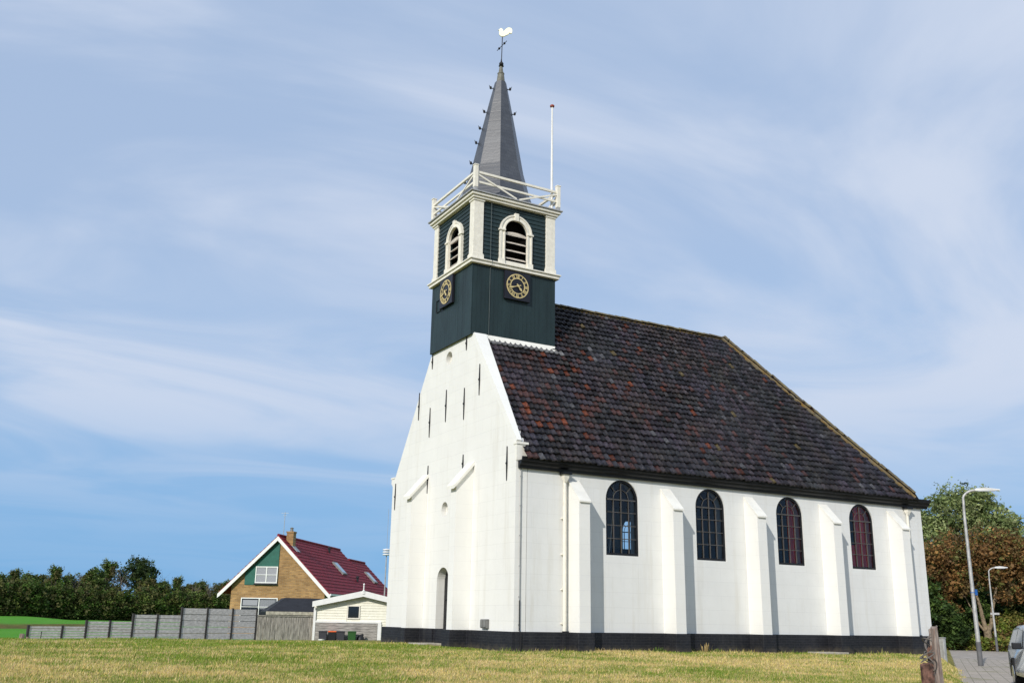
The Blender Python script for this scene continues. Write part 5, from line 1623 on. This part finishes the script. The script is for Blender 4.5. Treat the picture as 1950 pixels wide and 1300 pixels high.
TG = 'windswept trees along the far side of the field'
protos = {
    'bushy': proto_tree('field_tree', 'x', 'tree', rlobes(21, 15, 2.6, 8.0, 0.2), 10500, 0.25, DG, 21, (7.2, 0.18, 9, 2.2), (0, 0, 0), TG, shell=0.6),
    'olive': proto_tree('field_tree', 'x', 'tree', rlobes(33, 13, 2.5, 8.0, 0.2), 9500, 0.24, OL, 33, (7.4, 0.17, 12, 2.4), (0, 0, 0), TG, shell=0.6, sub=2),
    'round': proto_tree('field_tree', 'x', 'tree', rlobes(47, 11, 2.7, 8.0, 4.6, (0.3, 0.42)), 8000, 0.24, [(0.045, 0.075, 0.018), (0.032, 0.058, 0.016), (0.06, 0.085, 0.024)], 47, (7.0, 0.16, 9, 2.2), (0, 0, 0), TG, shell=0.5),
    'bare': proto_tree('field_tree', 'x', 'tree', rlobes(55, 7, 2.0, 5.2, 0.2), 3000, 0.24, OL, 55, (9.5, 0.13, 26, 3.0), (0, 0, 0), TG, barkm='twig', shell=0.5, sub=4),
    'ragged': proto_tree('field_tree', 'x', 'tree', rlobes(63, 15, 2.3, 8.0, 0.6, (0.17, 0.27)), 8000, 0.24, DG + OL, 63, (7.6, 0.15, 14, 2.4), (0, 0, 0), TG, barkm='twig', shell=0.45, sub=2),
}
first = {}
row = [(-12, 1085, 'bushy', 1.1), (16, 1074, 'ragged', 1.0), (44, 1083, 'bushy', 1.15), (72, 1084, 'olive', 1.1), (96, 1067, 'ragged', 0.9), (118, 1086, 'bushy', 1.1), (138, 1074, 'bare', 0.9),
       (150, 1080, 'olive', 1.0), (174, 1072, 'bushy', 0.95), (199, 1056, 'ragged', 1.05), (224, 1068, 'bare', 1.0), (251, 1064, 'round', 0.9), (268, 1092, 'olive', 1.05), (287, 1077, 'bare', 0.9), (304, 1099, 'bushy', 1.2),
       (318, 1088, 'bare', 0.8), (331, 1089, 'ragged', 0.85), (350, 1103, 'olive', 1.15), (364, 1095, 'bare', 0.8), (377, 1099, 'bushy', 1.1), (398, 1093, 'bare', 0.8), (408, 1101, 'olive', 1.1), (428, 1097, 'ragged', 1.0), (447, 1102, 'bushy', 1.1), (470, 1104, 'olive', 1.1)]
words = {'bushy': 'dark green bushy tree', 'olive': 'olive green full tree', 'round': 'round topped tree', 'bare': 'bare twiggy tree', 'ragged': 'tall ragged tree with open crown'}
for i, (px, py, kd, wsc) in enumerate(row):
    d = 146 + 18 * (px / 450) + (3 if i % 2 else -2)
    b = ray_at(px, 1171, d); t_ = ray_at(px, py, d)
    zb = float(height(b.x, b.y)) - 0.1
    H = (t_.z - zb) / (10.0 if kd == 'bare' else 8.4)
    prev_ = 'at the left edge of the photo' if px < 0 else None
    if i == 0: where = 'at the very left edge of the photo'
    else:
        where = 'in the field row, %s from the left edge' % ['second', 'third', 'fourth', 'fifth', 'sixth', 'seventh', 'eighth', 'ninth', 'tenth', 'eleventh', 'twelfth', 'thirteenth', 'fourteenth', 'fifteenth', 'sixteenth', 'seventeenth', 'eighteenth', 'nineteenth', 'twentieth', 'twenty first', 'twenty second', 'twenty third', 'twenty fourth', 'last'][i - 1]
        if i == len(row) - 1: where = 'furthest right in the field row, behind the brick house'
    lab = words[kd] + ' ' + where
    sc = (H * wsc, H * wsc, H)
    if kd not in first:
        o = protos[kd]; o.location = (b.x, b.y, zb); o.rotation_euler = (0, 0, i * 1.3); o.scale = sc; o['label'] = lab; first[kd] = o
    else: copy_thing(protos[kd], lab, (b.x, b.y, zb), i * 1.3, sc)
# thick hedge of thorn along the foot of that row
lob = []
gq = np.random.default_rng(5)
for px in range(-30, 500, 6):
    d = 141 + 18 * (px / 450); b = ray_at(px, 1171, d)
    zb = float(height(b.x, b.y)); hh_ = gq.uniform(3.0, 4.6)
    lob.append((b.x, b.y, zb + hh_ * 0.42, 1.5, 1.5, hh_ * 0.6, 1))
V, F, c = leaves(lob, 110000, 0.26, [(0.072, 0.125, 0.022), (0.095, 0.122, 0.028), (0.105, 0.102, 0.034)], 5, shell=0.5)
o = npmesh('thorn_hedge', V, F, M['leaf'], tint=c); o['kind'] = 'stuff'; tag(o, 'dense dark thorn hedge closing off the green field', 'hedge')

# right hand trees
def at(px, py, d): return ray_at(px, py, d)
RG = 'trees and bushes behind the lane'
b = at(1838, 1230, 80); z0 = -1.1
WL = [(-1.2, 1.2, 7.5, 2.1, 2.1, 1.9, 1), (1.9, -1.4, 7.9, 2.0, 2.0, 1.9, 1), (0.2, 0.0, 9.6, 1.8, 1.8, 1.7, 1), (-2.1, 1.6, 9.0, 1.2, 1.2, 1.3, 1), (1.5, -1.0, 10.4, 1.4, 1.4, 1.2, 1), (2.9, -2.2, 8.3, 1.2, 1.2, 1.4, 1), (-0.3, 0.2, 5.0, 2.3, 2.3, 1.8, 1), (-1.8, 1.3, 5.4, 1.8, 1.8, 1.5, 1), (1.9, -1.5, 5.9, 1.6, 1.6, 1.5, 1), (-2.4, 1.9, 3.5, 1.5, 1.5, 1.6, 1)]
proto_tree('willow_tree', 'tall grey green willow rising above the east end of the church', 'tree', WL, 60000, 0.17,
           [(0.25, 0.30, 0.115), (0.20, 0.25, 0.09), (0.32, 0.36, 0.16), (0.13, 0.18, 0.06)], 71, (10.5, 0.24, 16, 3.2), (b.x, b.y, z0), RG, shell=0.45, sub=2)
b = at(1884, 1226, 72)
RL_ = [(-3.0, 2.2, 5.0, 1.8, 1.8, 1.3, 1), (-1.2, 0.9, 5.9, 1.9, 1.9, 1.3, 1), (1.0, -0.8, 6.3, 2.0, 2.0, 1.3, 1), (2.9, -2.2, 5.7, 1.9, 1.9, 1.4, 1), (4.5, -3.5, 5.4, 1.8, 1.8, 1.4, 1), (-3.4, 2.6, 3.6, 1.5, 1.5, 1.1, 1), (-1.8, 1.4, 4.2, 1.7, 1.7, 1.0, 1), (0.4, -0.2, 4.9, 1.9, 1.9, 1.0, 1), (2.4, -2.0, 4.2, 1.6, 1.6, 1.0, 0.8), (4.3, -3.3, 3.9, 1.5, 1.5, 1.0, 0.8), (-2.4, 1.6, 3.0, 1.2, 1.2, 0.7, 0.6), (0.7, -1.4, 3.6, 1.2, 1.2, 0.7, 0.6), (3.2, -2.8, 3.2, 1.1, 1.1, 0.7, 0.6)]
rt_ = thing('copper_tree', 'spreading reddish brown tree with pale forked trunk behind the hedge', 'tree', (b.x, b.y, z0), 0, RG)
mb = MB()
up = Vector((0, 0, 1)); sdx = Vector((0.87, -0.49, 0))
def limb(p, segs, r):
    pts = [Vector(p)]
    for s_, u_ in segs: pts.append(pts[-1] + sdx * s_ + up * u_ + Vector((0.49, 0.87, 0)) * random.uniform(-.15, .15))
    mb.tube(pts, [r * (1 - 0.8 * i / (len(pts) - 1)) for i in range(len(pts))], 9)
mb.tube([(0, 0, -0.2), (0, 0, 0.5), (-0.03, 0.02, 1.2)], [0.30, 0.24, 0.23], 10)
base = Vector((-0.03, 0.02, 1.1))
limb(base, [(-0.15, 0.7), (-0.05, 0.9), (-0.3, 1.2), (-0.8, 1.4)], 0.17)
limb(base, [(0.28, 0.6), (0.12, 0.9), (0.35, 1.3), (0.9, 1.4)], 0.18)
limb(base + sdx * -0.05, [(-0.35, 0.5), (-0.25, 0.7), (-0.45, 1.0), (-0.9, 1.0)], 0.09)
limb(base + up * 1.5 + sdx * 0.4, [(0.4, 0.6), (0.9, 0.8), (1.2, 0.9)], 0.08)
mb.build('trunk', M['palebark'], rt_, smooth=True)
V, F, c = leaves(RL_, 48000, 0.165, [(0.225, 0.118, 0.042), (0.175, 0.096, 0.038), (0.27, 0.15, 0.052), (0.13, 0.088, 0.034), (0.14, 0.145, 0.04)], 81, shell=0.45)
npmesh('crown', V, F, M['leaf'], rt_, tint=c)

def shrub(name, lab, px, d, w, h, cols, n, size, seed, grp=RG, zb=-1.1, dep=None):
    b = at(px, 1225, d)
    t = thing(name, lab, 'shrub' if name != 'leafy_tree' else 'tree', (b.x, b.y, zb), 0, grp)
    lb = rlobes(seed, 9, w, h, 0.0, (0.28, 0.42))
    mb = MB(); branch_tree(mb, (0, 0, -0.1), h * 0.8, 0.05 + h * 0.012, 9, w * 0.7, seed, start=0.1); mb.build('stems', M['bark'], t)
    V, F, c = leaves(lb, n, size, cols, seed, shell=0.5)
    V[:, 2] = np.maximum(V[:, 2], 0.0)
    npmesh('foliage', V, F, M['leaf'], t, tint=c)
    return t
DK = [(0.055, 0.098, 0.022), (0.042, 0.078, 0.02), (0.085, 0.135, 0.03)]
YG = [(0.20, 0.235, 0.04), (0.15, 0.20, 0.035), (0.25, 0.23, 0.06), (0.20, 0.13, 0.05)]
shrub('dark_shrub', 'large dark green bush directly behind the east wall of the church', 1782, 70, 1.7, 4.6, DK, 12000, 0.17, 91)
shrub('dark_shrub', 'broad dark green bush left of the tall lamp post', 1822, 73, 1.8, 3.9, DK, 12000, 0.17, 92)
shrub('dark_shrub', 'dark bush in shade behind the pale forked trunk', 1866, 77, 2.2, 3.8, DK, 12000, 0.17, 93)
shrub('dark_shrub', 'dark green bush right of the shorter lamp', 1925, 79, 2.3, 3.9, DK, 12000, 0.17, 94)
shrub('dark_shrub', 'dark bush at the right edge above the parked car', 1972, 76, 2.2, 4.4, DK, 12000, 0.17, 95)
shrub('yellow_shrub', 'yellow green bush beside the shorter lamp at right', 1922, 72.5, 1.0, 2.0, YG, 3200, 0.17, 96)
shrub('yellow_shrub', 'yellow green bush at the right edge behind the car roof', 1950, 73, 1.1, 2.3, YG, 3200, 0.17, 97)
shrub('leafy_tree', 'fresh green tree top peeking over the reddish tree at right', 1946, 88, 2.9, 9.2, [(0.11, 0.19, 0.03), (0.085, 0.15, 0.028), (0.14, 0.21, 0.04)], 9000, 0.27, 98)
# trimmed hedge
ha, hb = at(1770, 1232, 71.4), at(1985, 1235, 70.0)
hdir = Vector((hb.x - ha.x, hb.y - ha.y, 0)); hl = hdir.length; hdir.normalize()
lob = []
for k in range(int(hl / 0.35)):
    p = ha + hdir * (0.35 * k); lob.append((p.x, p.y, -1.08 + 0.36, 0.42, 0.42, 0.42 + 0.08 * math.sin(k * 1.7), 1))
V, F, c = leaves(lob, 11000, 0.15, YG + [(0.07, 0.095, 0.025)], 99, shell=0.6)
V[:, 2] = np.maximum(V[:, 2], -1.1)
tag(npmesh('clipped_hedge', V, F, M['leaf'], tint=c), 'low yellow green clipped hedge along the far side of the lane', 'hedge')

# ------------------------------------------------------------------ mown turf: real blades
def blades():
    g = np.random.default_rng(12)
    n0 = 560000
    px = g.uniform(-60, 2010, n0)
    d = 1 / g.uniform(1 / 40.0, 1 / 16.0, n0)
    Fv = np.array(_f); Rv = np.array(_rr)
    az = np.arctan2(Fv[1], Fv[0]) - np.arctan((px - 975) / 1852.249)
    x = CAM.x + d * np.cos(az); y = CAM.y + d * np.sin(az)
    keep = ~((x > -0.15) & (x < 18.75) & (y > -0.15)) & ~((np.abs(y - 5) < 2.3) & (x > -0.72))
    for bx in but_x: keep &= ~((np.abs(x - bx) < 0.29) & (y > -0.75) & (y < 0))
    _, s = verge(x, y)
    keep &= (s < 0.35 + 0.35 * (vnoise(d * 1.3, d * 0 + 3, 8) - 0.3))
    keep &= y < 24
    x, y, d, s = x[keep], y[keep], d[keep], s[keep]
    n = len(x)
    big = vnoise(x * 0.35, y * 0.35, 21); mid = vnoise(x * 1.1, y * 1.1, 22); fine = 0.6 * vnoise(x * 3.1, y * 3.1, 23) + 0.4 * vnoise(x * 7.5, y * 7.5, 24)
    dry = 0.34 * big + 0.38 * mid + 0.50 * fine - 0.02 - 0.02 + 0.06 * sstep(-16, 6, x) - 0.16 * sstep(22, 33, d) * (x < 2)
    dry = sstep(0.36, 0.76, dry + g.normal(0, 0.17, n))
    near = np.minimum(np.abs(y + 0.12), 3)
    wall = np.exp(-np.maximum(0, -(y + 0.1)) / 0.22) * (x > -0.5) * (y < 0)
    h = g.uniform(0.025, 0.062, n) * (0.75 + 0.7 * fine) * (1 + 1.9 * wall * (g.random(n) < 0.6)) * (1 + 0.9 * (g.random(n) < 0.02))
    h *= 1 + 0.5 * sstep(0.0, 0.6, s) * (d > 20)
    wdt = g.uniform(0.007, 0.014, n) * (0.6 + d / 40)
    a = g.uniform(0, 2 * PI, n); lean = g.uniform(0.1, 0.75, n) * h; la = g.normal(0.4, 1.3, n)
    z = height(x, y)
    B0 = np.stack([x - np.cos(a) * wdt, y - np.sin(a) * wdt, z - 0.01], 1)
    B1 = np.stack([x + np.cos(a) * wdt, y + np.sin(a) * wdt, z - 0.01], 1)
    T = np.stack([x + np.cos(la) * lean, y + np.sin(la) * lean, z + h], 1)
    V = np.stack([B0, B1, T], 1).reshape(-1, 3)
    F = np.arange(3 * n).reshape(n, 3)
    green = np.array((0.19, 0.29, 0.030))[None] * g.uniform(0.6, 1.25, n)[:, None] * np.stack([g.uniform(.8, 1.3, n), np.ones(n), g.uniform(.6, 1.4, n)], 1)
    straw = np.array((0.74, 0.61, 0.26))[None] * g.uniform(0.55, 1.25, n)[:, None] * np.stack([np.ones(n), g.uniform(.85, 1.05, n), g.uniform(.6, 1.3, n)], 1)
    c = green * (1 - dry)[:, None] + straw * dry[:, None]
    o = npmesh('turf_grass', V, F, M['grassblade'], tint=c, nper=3)
    o['kind'] = 'stuff'; tag(o, 'mown turf of dry straw and green grass around the church', 'grass')


blades()
# a few rank weeds at the foot of the wall
WG = 'weeds in the turf'
def weed(loc, lab, n, h, col, seed):
    g = random.Random(seed)
    t = thing('weed_tuft', lab, 'weed', loc, 0, WG)
    mb = MB()
    for i in range(n):
        a = g.uniform(0, 2 * PI); r = g.uniform(0, 0.16); hh = h * g.uniform(0.5, 1)
        p = Vector((r * math.cos(a), r * math.sin(a), -0.03)); q_ = p + Vector((math.cos(a) * hh * 0.35, math.sin(a) * hh * 0.35, hh)); s_ = Vector((-math.sin(a), math.cos(a), 0)) * 0.012
        m_ = p.lerp(q_, 0.55) + Vector((0, 0, 0.06 * hh))
        mb.add([p - s_, p + s_, m_ + s_ * 1.3, m_ - s_ * 1.3, q_], [(0, 1, 2, 3), (3, 2, 4)])
    mb.build('leaves', mat('weed_leaf', col, 0.8, var=0.3, vscale=15), t)
for x, y, lab, n_w, h, col in ((5.0, -0.40, 'green weed tuft at the black plinth between first and second window', 30, 0.22, (0.10, 0.16, 0.03)),
                               (7.0, -0.32, 'tall dry grass tuft under the second window', 22, 0.36, (0.38, 0.28, 0.12)),
                               (7.45, -0.35, 'short green tuft just right of the tall dry tuft', 24, 0.2, (0.12, 0.17, 0.03))):
    weed((x, y, float(height(x, y))), lab, n_w, h, col, int(x * 10))
b = at(1585, 1292, 19.5); weed((b.x, b.y, float(height(b.x, b.y))), 'dark green broad weed in the turf at the bottom right', 50, 0.14, (0.04, 0.08, 0.02), 3)
